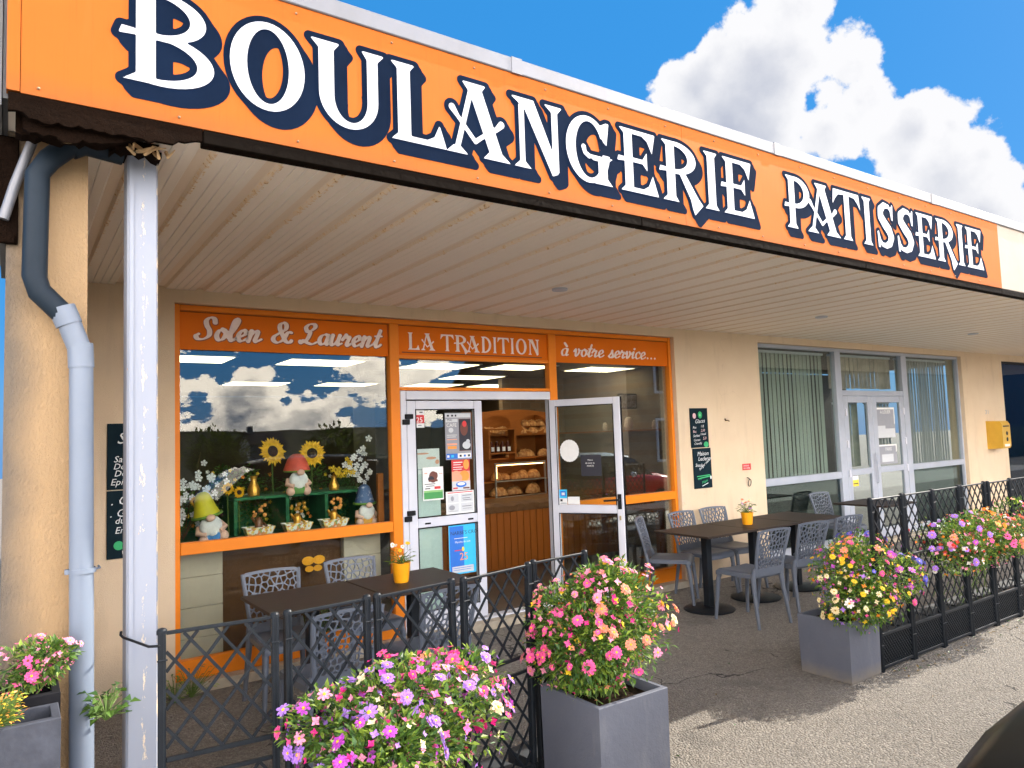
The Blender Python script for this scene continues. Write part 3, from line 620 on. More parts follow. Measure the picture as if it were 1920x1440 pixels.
# --- post at the corner
w = MB(); w.box(.345, .448, 2.955, 3.06, 0, 2.80, .006); w.box(.352, .366, 2.949, 2.956, 0, 2.80)
post = thing('canopy_post', 'white flaking square post carrying the canopy corner, rust showing down its edge', 'post', (.40, 3.0, 0))
w.build('shaft', M_post, post); w = MB(); w.box(.335, .46, 2.945, 3.07, 2.80, 2.822); w.build('cap_plate', M_rot, post)
# --- rainwater pipe
pp = thing('rain_pipe', 'grey blue rainwater pipe down the side wall, left of the white post', 'drainpipe', (.2, 2.93, 0))
w = MB(); w.tube([(.155, 2.93, 2.17), (.175, 2.93, 2.11), (.197, 2.93, 2.05), (.200, 2.93, 1.98), (.214, 2.93, .02)], .0375, 18); w.tube([(.140, 2.93, 2.20), (.163, 2.93, 2.14)], .042, 18); w.tube([(.196, 2.93, 2.075), (.200, 2.93, 1.99)], .0405, 18); w.build('downpipe', M_pipe, pp, True, ang=40)
w = MB(); w.tube([(.33, 2.96, 2.79), (.21, 2.95, 2.80), (.165, 2.945, 2.775)], .037, 12); w.tube([(.175, 2.94, 2.80), (.10, 2.93, 2.72), (.065, 2.93, 2.66), (.060, 2.93, 2.30), (.075, 2.93, 2.25), (.150, 2.93, 2.17)], .038, 14); w.build('dark_upper_pipe', M_pipedark, pp, True, ang=40)
for zz in (1.29, ):
    w = MB(); w.lathe([(.039, -.008), (.042, -.008), (.042, .008), (.039, .008)], (.2075, 2.93, zz), 24); w.box(.155, .172, 2.92, 2.94, zz-.008, zz+.008); w.tube([(.246, 2.93, zz), (.262, 2.95, zz), (.262, 2.998, zz)], .004, 6); w.build('bracket', M_pipe, pp, True, ang=40)
w = MB(); w.tube([(.055, 2.955, 2.80), (.0, 2.965, 2.62), (-.03, 2.97, 2.50)], .017, 10)
g_ = solo('side_gutter', w, M_flash, 'thin pale grey tube slanting down at the top left corner', 'gutter', smooth=True, ang=40)
w = MB(); w.box(-.050, .012, 2.984, 2.998, 2.42, 2.80, .004); w.box(-.046, .004, 2.972, 2.983, 2.42, 2.45, .003); w.build('dark_recess_fill', M_rot, B)  # added board standing in for the dark recess and shadow beside the gutter
# --- bakery shopfront
sf = MB(); y0, y1 = FY-.05, FY+.02
sf.box(.952, .992, y0, y1, .07, 2.733, .003); sf.box(6.03, 6.068, y0, y1, .07, 2.733, .003)              # jambs
sf.box(.994, 6.028, y0+.002, y1-.002, 2.690, 2.731, .003)                                                # head
sf.box(2.634, 2.722, y0-.004, y1+.004, .07, 2.688, .004); sf.box(4.338, 4.430, y0-.004, y1+.004, .07, 2.688, .004)
sf.box(.994, 2.632, y0, y1, .936, 1.020, .003); sf.box(4.432, 6.028, y0, y1, .944, 1.030, .003)           # transoms
sf.box(.994, 2.632, y0, y1, .07, .205, .003); sf.box(4.432, 6.028, y0, y1, .07, .205, .003)
sf.box(2.724, 4.336, y0, y1, 2.119, 2.148, .003); sf.box(2.724, 4.336, y0+.004, y1, 2.395, 2.425, .002)
shop = sf.build('shopfront_frame', M_orange, B)
w = MB()
for x0, x1, za, zb in ((.996, 2.630, 2.408, 2.688), (2.726, 4.334, 2.426, 2.688), (4.434, 6.026, 2.412, 2.688)):
    m2 = MB(); m2.box(x0, x1, FY-.028, FY-.015, za, zb); m2.build('sign_panel', M_signorange, shop)
    w.box(x0, x1, FY-.032, FY-.029, zb-.006, zb-.003)
w.build('panel_reveal', M_seal, shop)
yt = FY-.030
m1, m2 = MB(), MB(); script_text(m1, 'Solen & Laurent', 1.095, 2.486, .165, 1.46, yt-.0012, thick=.092, thin=.032, mb2=m2, y2=yt)
m1.build('name_lettering', M_pinkwhite, shop); m2.build('lettering_outline', mat('lettering_edge', (.35, .09, .02), .6, var=.1), shop)
m1 = MB(); script_text(m1, 'à votre service', 4.50, 2.483, .145, 1.18, yt-.0012, thick=.07, thin=.026)
for q in (5.72, 5.775, 5.83): m1.ball((q, yt-.0005, 2.492), .013, 8, (1, .08, .8))
m1.build('name_lettering', M_pinkwhite, shop)
m1 = MB(); wd = [('L',2.815,2.93),('A',2.945,3.083),('T',3.14,3.275),('R',3.285,3.42),('A',3.41,3.55),('D',3.565,3.68),('I',3.69,3.745),('T',3.75,3.88),('I',3.89,3.945),('O',3.96,4.085),('N',4.105,4.235)]
for c, a, b_ in wd:
    m1 = MB(); sign_glyph(c, a+.003, 2.476, .150, b_-a, 0, yt-.001, m1, None, res=44); m1.build('letter', M_pinkwhite, shop)
m1 = MB(); m1.box(2.76, 4.27, yt-.001, yt, 2.447, 2.455); m1.build('underline', mat('dark_line', (.08, .025, .012), .6, var=.1), shop)
for x0, x1, za, zb in ((.99, 2.636, 1.018, 2.41), (.99, 2.636, .203, .938), (2.72, 4.34, 2.146, 2.397), (4.428, 6.032, 1.028, 2.414), (4.428, 6.032, .203, .946)):
    m1 = MB(); m1.box(x0, x1, FY-.006, FY, za, zb); m1.build('glass_pane', M_glass, shop)
# --- door frame and fixed leaf
df = MB(); df.box(2.724, 2.776, FY-.055, FY+.02, .085, 2.117, .004); df.box(2.778, 4.336, FY-.055, FY+.02, 2.040, 2.116, .004); df.box(4.326, 4.337, FY-.05, FY+.02, .085, 2.038)
df.box(2.74, 4.33, FY-.05, FY+.06, .069, .084)
df.build('door_frame', M_alu, B)
def door_leaf(mb_f, W_, z0_, z1_, mid0, mid1, st=.085, rail=.075, bot=.13, X=None, d=.045):
    mb_f.X = X
    mb_f.box(0, st, -d, 0, z0_, z1_, .005); mb_f.box(W_-st, W_, -d, 0, z0_, z1_, .005)
    mb_f.box(st+.001, W_-st-.001, -d+.002, -.002, z1_-rail, z1_, .004); mb_f.box(st+.001, W_-st-.001, -d+.002, -.002, mid0, mid1, .004); mb_f.box(st+.001, W_-st-.001, -d+.002, -.002, z0_, z0_+bot, .004); mb_f.X = None
XL = Matrix.Translation((2.782, FY-.004, 0))
m1 = MB(); door_leaf(m1, .762, .10, 2.030, .940, 1.022, X=XL); dl = m1.build('door', M_alu, B); dl['label'] = 'closed left door leaf covered in posters'
m1 = MB(); m1.X = XL; m1.box(.08, .68, -.026, -.020, 1.02, 1.958); m1.box(.08, .68, -.026, -.020, .228, .942); m1.build('glass_pane', M_glass2, dl)
m1 = MB(); m1.X = XL
for za, zb in ((1.02, 1.958), (.228, .942)):
    m1.box(.082, .090, -.048, -.0405, za, zb); m1.box(.672, .680, -.048, -.0405, za, zb); m1.box(.091, .671, -.048, -.0405, zb-.01, zb-.002); m1.box(.091, .671, -.048, -.0405, za+.002, za+.01)
m1.build('rubber_seal', M_seal, dl)
for zz in (1.87, 1.05):
    m1 = MB(); m1.box(2.735, 2.80, FY-.075, FY-.05, zz-.045, zz+.0, .004); m1.box(2.76, 2.835, FY-.073, FY-.05, zz+.004, zz+.045, .004); m1.build('hinge', M_black, dl)
m1 = MB(); m1.box(2.93, 2.985, FY-.056, FY-.05, .966, .980, .002); m1.box(3.36, 3.415, FY-.056, FY-.05, .966, .980, .002); m1.build('drain_slot', M_black, dl)
# posters on the fixed leaf, each a sheet behind or on the glass
PY = FY-.0245-.004-.003
def col(name, c, r=.6): return mat(name, c, r, var=.04, vscale=30)
def sheet(x0, x1, z0_, z1_, label, marks, base, cat='poster', y=PY, name='poster', thick=.001, X=None):
    """marks: list of (x0,x1,z0,z1 as fractions, colour index); writing: strings"""
    mm = MB(); mats = [base]; mm.X = X
    mm.box(x0, x1, y-thick, y, z0_, z1_, 0); k_ = 0
    for q in marks:
        if q[0] == 't':
            _, s_, fx, fz, sz, c_ = q[:6]
            if c_ not in mats: mats.append(c_)
            mi = mats.index(c_); text_mesh(mm, s_, x0+fx*(x1-x0), z0_+fz*(z1_-z0_), sz, y-thick-.0012, mi=mi)
        elif q[0] == 'e':
            _, fx, fz, rx, rz, c_ = q
            if c_ not in mats: mats.append(c_)
            k_ += 1; cx, cz = x0+fx*(x1-x0), z0_+fz*(z1_-z0_); pts = [(cx+rx*math.cos(2*PI*i/20), y-thick-.0003-k_*.00006, cz+rz*math.sin(2*PI*i/20)) for i in range(20)]; mm.add(pts, [tuple(range(20))], mats.index(c_))
        else:
            a, b_, c_, d_, mt = q
            if mt not in mats: mats.append(mt)
            k_ += 1; yy = y-thick-.0003-k_*.00006
            xa, xb, zc, zd = x0+a*(x1-x0), x0+b_*(x1-x0), z0_+c_*(z1_-z0_), z0_+d_*(z1_-z0_); mm.add([(xa, yy, zc), (xb, yy, zc), (xb, yy, zd), (xa, yy, zd)], [(0, 1, 2, 3)], mats.index(mt))
    c = Vector(((x0+x1)/2, y, z0_))
    if X is not None: c = X @ c
    mm.v = [p-c for p in mm.v]; o = mm.build(name, mats); o.location = c; return tag(o, label, cat)
cW = col('paper_white', (.78, .78, .76)); cR = col('print_red', (.62, .04, .04)); cO = col('print_orange', (.85, .32, .05)); cB = col('print_blue', (.02, .16, .62)); cC = col('print_cyan', (.03, .48, .80))
cG = col('print_green', (.06, .30, .08)); cK = col('print_black', (.02, .02, .03)); cGy = col('print_grey', (.30, .31, .34)); cBr = col('print_brown', (.15, .045, .03)); cP = col('print_salmon', (.80, .35, .22)); cY = col('print_yellow', (.85, .62, .05)); cPale = col('pale_mint_blind', (.58, .66, .62)); cLg = col('print_pale_grey', (.58, .60, .62))
sheet(2.868, 2.957, 1.797, 1.950, 'small red and white sticker at the top left of the closed door glass', [(.0, 1, .25, .72, cR), ('t', '25', .12, .30, .065, cW), (.5, .85, .84, .9, cK), (.3, .7, .1, .16, cGy)], cW, 'sticker', name='sticker')
sheet(3.162, 3.432, 1.505, 1.922, 'grey programme poster with a dark figure at the top of the closed door', [(.02, .98, .90, .985, cLg), (.08, .16, .92, .96, cK), (.24, .32, .92, .96, cK), (.38, .44, .92, .96, cK), (.03, .48, .80, .87, cLg), ('t', 'MAI', .08, .825, .03, cK), (.03, .48, .20, .78, cGy), ('t', 'CAFE', .05, .70, .045, cW), ('e', .22, .63, .025, .022, cLg), (.06, .44, .42, .44, cP), (.06, .44, .31, .35, cP), (.08, .42, .23, .29, cO), (.06, .44, .52, .53, cW), (.06, .40, .48, .49, cW), (.52, .98, .18, .87, cBr), (.53, .97, .19, .86, cK), ('e', .72, .66, .040, .065, cBr), ('e', .74, .76, .022, .028, cR), ('e', .80, .30, .042, .034, cLg), ('e', .86, .38, .02, .02, cLg), (.02, .98, .02, .13, cB), (.45, .97, .03, .13, cW), (.52, .60, .055, .10, cK), (.68, .76, .055, .10, cB), (.84, .92, .055, .10, cK), (.05, .13, .05, .1, cW), (.2, .3, .05, .1, cC)], cGy)
sheet(3.217, 3.405, 1.232, 1.502, 'red and orange recipe poster in the middle of the closed door', [(.0, 1, .62, 1, cR), (.1, .6, .90, .93, cW), (.1, .5, .83, .85, cW), (.08, .62, .75, .77, cW), (.08, .55, .68, .7, cW), ('e', .80, .84, .030, .045, cO), ('e', .68, .46, .052, .048, cO), ('e', .24, .52, .038, .035, cP), ('e', .35, .40, .04, .04, cP), (.0, 1, 0, .30, cLg), ('e', .5, .19, .055, .026, cB), ('e', .5, .21, .04, .014, cW), (.05, .3, .05, .1, cR), (.6, .95, .04, .09, cBr)], cP)
sheet(3.152, 3.440, 1.028, 1.226, 'white black and white notice sheet low on the closed door', [(.05, .45, .50, .88, cLg), (.52, .96, .50, .88, cLg), (.05, .45, .08, .46, cLg), (.52, .96, .08, .46, cLg), (.06, .95, .92, .96, cR), ('e', .22, .68, .016, .022, cGy), (.58, .9, .78, .80, cK), (.58, .85, .66, .68, cK), (.6, .9, .58, .60, cK), ('e', .2, .28, .03, .022, cGy), (.1, .4, .12, .13, cK), (.56, .9, .3, .32, cK), (.58, .9, .2, .21, cK)], cW)
sheet(2.926, 3.128, 1.166, 1.452, 'white poster with a dark mound over a green field, on the closed door', [(.04, .96, .04, .27, cG), (.04, .96, .24, .30, col('print_lightgreen', (.25, .5, .18))), ('e', .5, .70, .040, .050, cBr), ('e', .62, .74, .022, .03, cBr), ('e', .40, .64, .03, .025, cK), (.28, .72, .56, .62, cBr), (.08, .22, .80, .83, cP), (.8, .95, .78, .80, cP), (.08, .60, .48, .50, cK), (.15, .55, .42, .44, cK), (.10, .35, .34, .37, cK), (.55, .85, .33, .41, cR)], cW, y=PY-.004)
sheet(2.870, 3.104, 1.030, 1.612, 'large pale advertising panel hanging behind the closed door glass', [(0, 1, 0, .63, cPale), (.0, .85, .69, .70, cGy), ('e', .3, .93, .06, .008, cP), ('e', .65, .86, .05, .012, cP), ('e', .9, .80, .02, .02, cP), (.0, 1, .36, .367, cLg)], cW, 'panel', y=PY+.012, name='advertising_panel')
sheet(2.872, 3.111, .235, .938, 'pale frosted blind behind the lower left glass of the closed door', [(.1, .8, .42, .45, cLg), (.98, 1, 0, 1, cGy)], cPale, 'blind', y=PY+.012, name='frosted_blind')
sheet(3.167, 3.440, .500, .930, 'bright blue event poster in a frame behind the lower door glass', [(.0, 1, .0, 1, cC), (.03, .62, .03, .97, cB), (.55, .97, .03, .97, cC), ('t', 'NARBE\'S CROU', .06, .80, .045, cK), (.2, .7, .72, .73, cW), ('t', 'Marche de nuit', .22, .63, .026, cW), (.2, .5, .47, .49, cR), ('e', .52, .50, .012, .02, cY), ('t', '25', .38, .28, .09, cO), (.1, .90, .03, .16, cLg), (.14, .86, .12, .13, cB), (.14, .8, .08, .09, cB)], cW, y=PY-.002)
# --- open door leaf
dd = Vector((.5274, -.8496, 0)); XO = Matrix(((dd.x, -dd.y, 0, 4.345), (dd.y, dd.x, 0, 5.61), (0, 0, 1, 0), (0, 0, 0, 1)))
m1 = MB(); door_leaf(m1, .705, .10, 2.032, .945, 1.022, st=.066, rail=.065, X=XO, d=.05); do = m1.build('door', M_alu, B); do['label'] = 'right door leaf swung open towards the terrace'
m1 = MB(); m1.X = XO; m1.box(.062, .642, -.028, -.022, 1.02, 1.97); m1.box(.062, .642, -.028, -.022, .228, .947); m1.build('glass_pane', M_glass2, do)
m1 = MB(); m1.X = XO
m1.box(.7055, .716, -.036, -.014, .10, 2.032); m1.box(-.010, -.0005, -.036, -.014, .10, 2.032)
for za, zb in ((1.02, 1.97), (.228, .947)): m1.box(.064, .070, -.0535, -.0505, za, zb); m1.box(.632, .640, -.0535, -.0505, za, zb); m1.box(.071, .631, -.0535, -.0505, zb-.009, zb-.002)
m1.build('rubber_seal', M_seal, do)
m1 = MB(); m1.X = XO; m1.box(.650, .686, -.060, -.0505, .985, 1.125, .003); m1.tube([(.668, -.06, 1.075), (.668, -.10, 1.075), (.655, -.108, 1.074), (.53, -.108, 1.066)], .0095, 8); m1.build('handle', M_black, do, True, ang=40)
m1 = MB(); m1.X = XO; m1.lathe([(0, 0), (.012, 0), (.012, .006), (0, .006)], (0, 0, 0), 12); m1.v = m1.v[:0]; m1.f = []; m1.m = []; m1.box(.660, .676, -.056, -.0505, .885, .925, .006); m1.build('lock_cylinder', mat('brass', (.5, .4, .2), .35, metal=.8, var=.1), do)
def leafxy(u, off): p = XO @ Vector((u, off, 0)); return p
m1 = MB(); m1.X = XO; nn = 44
pts = [(.187+(.094+(.004 if i % 2 else 0))*math.cos(2*PI*i/nn), -.031, 1.536+(.104+(.004 if i % 2 else 0))*math.sin(2*PI*i/nn)) for i in range(nn)]
m1.add(pts+[(a, -.0305, c) for a, b_, c in pts], [tuple(range(nn))]+[(i, (i+1) % nn, (i+1) % nn+nn, i+nn) for i in range(nn)]); m1.X = None
solo('round_doily', m1, cW, 'round white scalloped sticker on the open door glass', 'sticker')
sheet(.298, .500, 1.293, 1.493, 'small black square card with white writing on the open door', [('t', 'Merci', .34, .72, .022, cW), ('t', 'de tenir la', .22, .58, .022, cW), ('t', 'PORTE', .3, .44, .022, cW)], cK, 'card', y=-.031, name='notice_card', X=XO)
sheet(.068, .146, 1.024, 1.166, 'small blue and white card at the lower left of the open door glass', [(.0, 1, .42, 1, cC), (.15, .85, .55, .9, cB), (.3, .7, .62, .8, cW), (.1, .4, .2, .36, cK), (.1, .9, .06, .12, cGy)], cW, 'sticker', y=-.031, name='sticker', X=XO)
sheet(.152, .272, 1.026, 1.098, 'plain white card low on the open door glass', [(.1, .9, .12, .15, cLg)], cW, 'card', y=-.031, name='notice_card', X=XO)

# --- vacant grey shopfront
y0, y1 = FY-.045, FY+.02
gf_ = MB(); gf_.box(7.562, 7.60, y0, y1, .06, 2.743, .003); gf_.box(12.86, 12.898, y0, y1, .06, 2.743, .003); gf_.box(7.602, 12.858, y0+.002, y1-.002, 2.70, 2.742, .003)
gf_.box(9.300, 9.440, y0-.004, y1+.004, .06, 2.699, .004); gf_.box(11.07, 11.22, y0-.004, y1+.004, .06, 2.699, .004)
gf_.box(7.602, 9.298, y0, y1, .965, 1.055, .003); gf_.box(11.222, 12.858, y0, y1, .975, 1.06, .003); gf_.box(7.602, 9.298, y0, y1, .06, .17, .003); gf_.box(11.222, 12.858, y0, y1, .06, .17, .003)
gf_.box(9.442, 11.068, y0, y1, 2.09, 2.165, .003)
vac = gf_.build('shopfront_frame', M_grey, B); vac['label'] = 'grey aluminium frame of the vacant shop'
for x0, x1, za, zb in ((7.60, 9.30, 1.053, 2.702), (7.60, 9.30, .168, .967), (11.22, 12.86, 1.058, 2.702), (11.22, 12.86, .168, .977), (9.44, 11.07, 2.163, 2.702)):
    m1 = MB(); m1.box(x0, x1, FY-.006, FY, za, zb); m1.build('glass_pane', M_glass3 if za < 1 else glassmat('grey_shop_glass', (.90, .94, .92), .0, k=.16), vac)
for k_, (x0, wd_) in enumerate(((9.445, .735), (10.185, .88))):
    XX = Matrix.Translation((x0, FY, 0)); m1 = MB(); door_leaf(m1, wd_, .07, 2.085, .985, 1.07, st=.115, rail=.09, X=XX); dg = m1.build('door', M_grey, B); dg['label'] = ('narrow left leaf', 'wide right leaf')[k_]+' of the grey vacant shop door'
    m1 = MB(); m1.X = XX; m1.box(.11, wd_-.11, -.026, -.02, 1.068, 1.997); m1.box(.11, wd_-.11, -.026, -.02, .198, .987); m1.build('glass_pane', glassmat('grey_shop_glass'), dg)
    for zz in (1.86, 1.42, 1.02):
        m1 = MB(); hx = .02 if k_ == 0 else wd_-.05; m1.X = XX; m1.box(hx, hx+.035, -.066, -.045, zz-.05, zz+.05, .004); m1.build('hinge', M_alu, dg)
m1 = MB(); m1.tube([(10.14, FY-.07, .85), (10.14, FY-.09, .87), (10.14, FY-.09, 1.25), (10.14, FY-.07, 1.27)], .011, 8)
m1.build('handle', M_grey, B, True)
# vertical blinds
M_blind = mat('blind_fabric', (.30, .33, .285), .85, var=.08, vscale=2)
M_blindg = mat('blind_fabric_grey', (.24, .24, .235), .85, var=.08, vscale=2)
def blind(x0, x1, za, zb, label, m_, ang=.9, step=.088):
    t = thing('vertical_blind', label, 'blind', ((x0+x1)/2, FY+.14, za)); m1 = MB(); m1.box(x0, x1, FY+.11, FY+.16, zb, zb+.03); m1.build('head_rail', M_white, t)
    m1 = MB(); x_ = x0+.03
    while x_ < x1:
        a = ang+rnd.uniform(-.13, .13); hw_ = .0375*step/.088; dx, dy = hw_*math.cos(a), hw_*math.sin(a); z_ = za+rnd.uniform(0, .01)
        m1.add([(x_-dx, FY+.14-dy, z_), (x_, FY+.143, z_), (x_+dx, FY+.14+dy, z_), (x_-dx, FY+.14-dy, zb), (x_, FY+.143, zb), (x_+dx, FY+.14+dy, zb)], [(0, 1, 4, 3), (1, 2, 5, 4)]); x_ += step
    m1.build('slats', m_, t)
blind(7.62, 9.28, 1.03, 2.66, 'pale green vertical blind in the left window of the vacant shop', M_blind, .06)
blind(11.24, 12.84, 1.03, 2.66, 'grey vertical blind in the right window of the vacant shop', M_blindg, .0)
blind(9.45, 11.06, 2.20, 2.66, 'brownish curtain strips above the vacant shop door', mat('curtain_brown', (.36, .30, .24), .9, var=.3, vscale=4), -.1, .11)
blind(9.50, 10.06, 1.08, 1.98, 'dark curtain strips behind the narrow vacant shop door', mat('curtain_dark', (.20, .20, .16), .9, var=.3, vscale=4), -.1)
blind(10.30, 10.95, 1.08, 1.98, 'grey curtain strips behind the wide vacant shop door', M_blindg, .0)
sheet(10.25, 10.80, 1.48, 1.92, 'upper dark notice with a white corner frame on the vacant shop door', [(.0, 1, .94, 1, cW), (0, .04, .6, 1, cW), (.96, 1, .45, 1, cW), ('t', 'A LOUER', .28, .80, .07, cW), (.02, .98, .0, .30, cLg), (.1, .5, .25, .4, cLg)], cGy, 'notice', y=FY-.03, name='door_notice')
sheet(10.27, 10.80, 1.10, 1.38, 'lower notice with a white top edge on the vacant shop door', [(.0, 1, .92, 1, cW), (0, .05, .55, 1, cW), (.95, 1, .6, 1, cW), ('t', 'PARIS', .4, .68, .07, cW), (.2, .8, .1, .5, cLg)], cGy, 'notice', y=FY-.03, name='door_notice')
sheet(9.575, 9.72, .835, .975, 'small yellow and white sticker on the grey vacant shop door', [(.0, 1, .0, .62, cY), (.1, .9, .2, .3, cK)], cW, 'sticker', y=FY-.03, name='sticker')
# far shop glazing at the right edge
ff = MB(); ff.box(14.42, 14.46, FY-.04, FY+.02, .0, 2.72); ff.box(17.6, 17.66, FY-.04, FY+.02, 0, 2.72); ff.box(14.46, 21, FY-.04, FY+.02, 0, .1); ff.box(14.46, 21, FY-.04, FY+.02, 2.68, 2.719)
fs_ = ff.build('shopfront_frame', M_black, B); fs_['label'] = 'dark frame of the far shop at the right edge'
m1 = MB(); m1.box(14.46, 21, FY-.006, FY, .1, 2.68); m1.build('glass_pane', glassmat('blue_glass', (.10, .16, .22), .0, k=.5), fs_)
# recessed spotlights and number on the wall
for x_, y_ in ((3.505, 4.35), (6.95, 4.30), (10.4, 4.3)):
    m1 = MB(); m1.lathe([(0, -.012), (.035, -.012), (.06, -.010), (.062, -.002), (.062, .004), (0, .004)], (x_, y_, 2.825), 20); m1.build('ceiling_spotlight', M_white, B, True, ang=40)
m1 = MB(); text_mesh(m1, '31', 13.62, 1.785, .10, WY-.003, sx=1.6); m1.build('house_number', mat('number_paint', (.35, .38, .45), .6, var=.1), B)

# --- interior shell
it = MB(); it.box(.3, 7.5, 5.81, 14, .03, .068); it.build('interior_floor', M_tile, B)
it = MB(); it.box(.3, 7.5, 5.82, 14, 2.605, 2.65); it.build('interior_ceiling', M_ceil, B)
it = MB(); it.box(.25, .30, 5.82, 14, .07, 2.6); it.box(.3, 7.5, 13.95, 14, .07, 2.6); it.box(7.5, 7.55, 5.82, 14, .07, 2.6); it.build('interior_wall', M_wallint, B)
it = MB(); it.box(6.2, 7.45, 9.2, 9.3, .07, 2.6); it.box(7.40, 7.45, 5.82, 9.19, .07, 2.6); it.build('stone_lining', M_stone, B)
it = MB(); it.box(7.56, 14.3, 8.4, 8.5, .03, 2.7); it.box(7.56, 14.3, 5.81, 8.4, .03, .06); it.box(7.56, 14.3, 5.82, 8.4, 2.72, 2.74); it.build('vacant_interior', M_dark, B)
# knee wall behind the lower left glass
it = MB()
for x0, x1 in ((1.0, 1.335), (2.30, 2.63)):
    for q in range(4): it.box(x0, x1, 5.86, 5.92, .07+q*.222, .07+q*.222+.219, .003)
it.build('block_wall', M_block, B)
it = MB(); it.box(1.342, 1.375, 5.93, 5.96, .07, .95); it.box(1.376, 2.298, 5.94, 5.96, .07, .95); it.build('brown_panel', nodemat('brown_board', f_wood((.07, .03, .012), (.14, .06, .02), (2, 2, 10))), B)
# ceiling light panels
for i, (x_, y_) in enumerate(((1.45, 7.87), (2.85, 7.87), (4.37, 7.87), (5.49, 7.75), (6.87, 7.70), (5.69, 9.25), (2.96, 10.85), (4.32, 10.8), (5.86, 10.75), (7.05, 10.7))):
    m1 = MB(); m1.box(x_-.44, x_+.44, y_-.32, y_+.32, 2.592, 2.604); lp = m1.build('ceiling_light', M_white, B)
    m1 = MB(); m1.box(x_-.41, x_+.41, y_-.29, y_+.29, 2.588, 2.5915); m1.build('diffuser', M_lamp, lp)
# ================================================================== FURNITURE
def voronoi_web(w, h, n, seed, focus=(0, 0)):
    r = random.Random(seed); pts = []
    for tries in range(9000):
        if len(pts) >= n: break
        p = (r.uniform(0, w), r.uniform(0, h)); dmin = .0215+.014*min(1, math.hypot(p[0]-focus[0], p[1]-focus[1])/.25)
        if all(math.hypot(p[0]-q[0], (p[1]-q[1])*.8) > dmin for q in pts): pts.append(p)
    return pts
def chair_back_mesh():
    """perforated resin back: web of organic holes in a solid rim, curved and thickened"""
    w0, h = .40, .44; st = .0045; xs = np.arange(-.24, .24, st); ys = np.arange(-.03, h+.02, st); X, Y = np.meshgrid(xs, ys)
    half = .165+.035*np.clip(Y/h, 0, 1)                                   # wider at the top
    r_ = .035; top = h-.012*(X/.2)**2; cx = np.abs(X)-(half-r_); cyt = Y-(top-r_); cyb = (.02+.0*X)-(Y-r_)-.02+.03*(1-(X/.19)**2)*0
    d = np.hypot(np.maximum(cx, 0), np.maximum(cyt, 0))-r_; d = np.where((cx < 0) & (cyt < 0), np.maximum(cx, cyt)-r_+0, d)
    bot = .035*(1-np.clip(np.abs(X)/.17, 0, 1)**2); d = np.maximum(d, bot*-1+(.0-Y)+.0)
    pts = voronoi_web(.36, h, 130, 5, (.10, .20)); pts = [(a-.18, b) for a, b in pts]
    D = np.stack([np.hypot(X-a, (Y-b)*.85) for a, b in pts]); D.sort(axis=0); web = (D[1]-D[0])/2
    rim = np.maximum(d+.020, .075-Y-.0*X)                                  # region allowed to be open
    hole = np.maximum(.0034-web+0.0, rim)                                   # <0 inside a hole
    # SDF-ish: solid where not hole
    full = np.maximum(d, -hole)
    V, polys, segs = march(full, xs, ys)
    def f(a, b, o): 
        return (a, -.195-.10*(b/h)**1.25-.03+.10*a*a*6*.4+o, .425+b*.93)
    mb = MB(); T = .0055; n = len(V)
    mb.add([f(a, b, -T) for a, b in V]+[f(a, b, T) for a, b in V], [p for p in polys]+[[i+n for i in p[::-1]] for p in polys]+[(a, b, b+n, a+n) for a, b in segs])
    return mb
def make_chair():
    t = thing('terrace_chair', 'x', 'chair')
    s = MB(); nx, ny = 14, 14; P = []
    for j in range(ny+1):
        for i in range(nx+1):
            u = -1+2*i/nx; v = -1+2*j/ny; hw = .205-.018*(1-(v+1)/2); x = u*hw*(1-.06*max(0, abs(v)-.8)*5); y = v*.20+.005
            z = .455-.012*(1-u*u)*(1-.5*v*v)-(.012 if abs(v) == 1 or abs(u) == 1 else 0)-(.016 if v > .9 else 0); P.append((x, y, z))
    F = [(j*(nx+1)+i, j*(nx+1)+i+1, (j+1)*(nx+1)+i+1, (j+1)*(nx+1)+i) for j in range(ny) for i in range(nx)]
    n = len(P); ring = [i for i in range(nx+1)]+[(j+1)*(nx+1)-1+0 for j in range(1, ny+1)]+[ny*(nx+1)+i for i in range(nx-1, -1, -1)]+[j*(nx+1) for j in range(ny-1, 0, -1)]
    Q = [(P[i][0], P[i][1], P[i][2]-.035) for i in ring]; m_ = len(ring)
    s.add(P+Q, F+[(ring[i], n+i, n+(i+1) % m_, ring[(i+1) % m_]) for i in range(m_)]+[tuple(range(n+m_-1, n-1, -1))])
    s.build('seat', M_chair, t, True, ang=50)
    chair_back_mesh().build('backrest', M_chair, t)
    for sx in (-1, 1):
        l = MB(); l.tube([(sx*.178, .165, .43), (sx*.183, .185, .36), (sx*.195, .205, .15), (sx*.205, .218, 0)], [.024, .021, .017, .014], 10); l.build('leg', M_chair, t, True, ang=40)
        l = MB(); l.tube([(sx*.176, -.225, .50), (sx*.176, -.205, .42), (sx*.183, -.215, .30), (sx*.20, -.262, .0)], [.015, .023, .019, .014], 10); l.build('leg', M_chair, t, True, ang=40)
        r_ = MB(); pp_ = []
        for q in np.linspace(0, 1, 9): b_ = q*.42; pp_.append((sx*(.160+.035*q), -.225-.10*(b_/.44)**1.25+.10*.028*2.4, .43+b_*.93))
        r_.tube(pp_, [.013]*8+[.010], 8); r_.build('back_frame', M_chair, t, True, ang=40)
    return t
chair0 = make_chair(); first = [True]
def place_chair(x, y, deg, label, group, s=1.0):
    c = chair0 if first[0] else copy_tree(chair0); first[0] = False
    c.location = (x, y, 0); c.rotation_euler = (0, 0, math.radians(deg)); c['label'] = label; c['group'] = group; c['category'] = 'chair'; c.scale = (s, s, s)
GC = 'grey perforated resin chairs on the terrace'
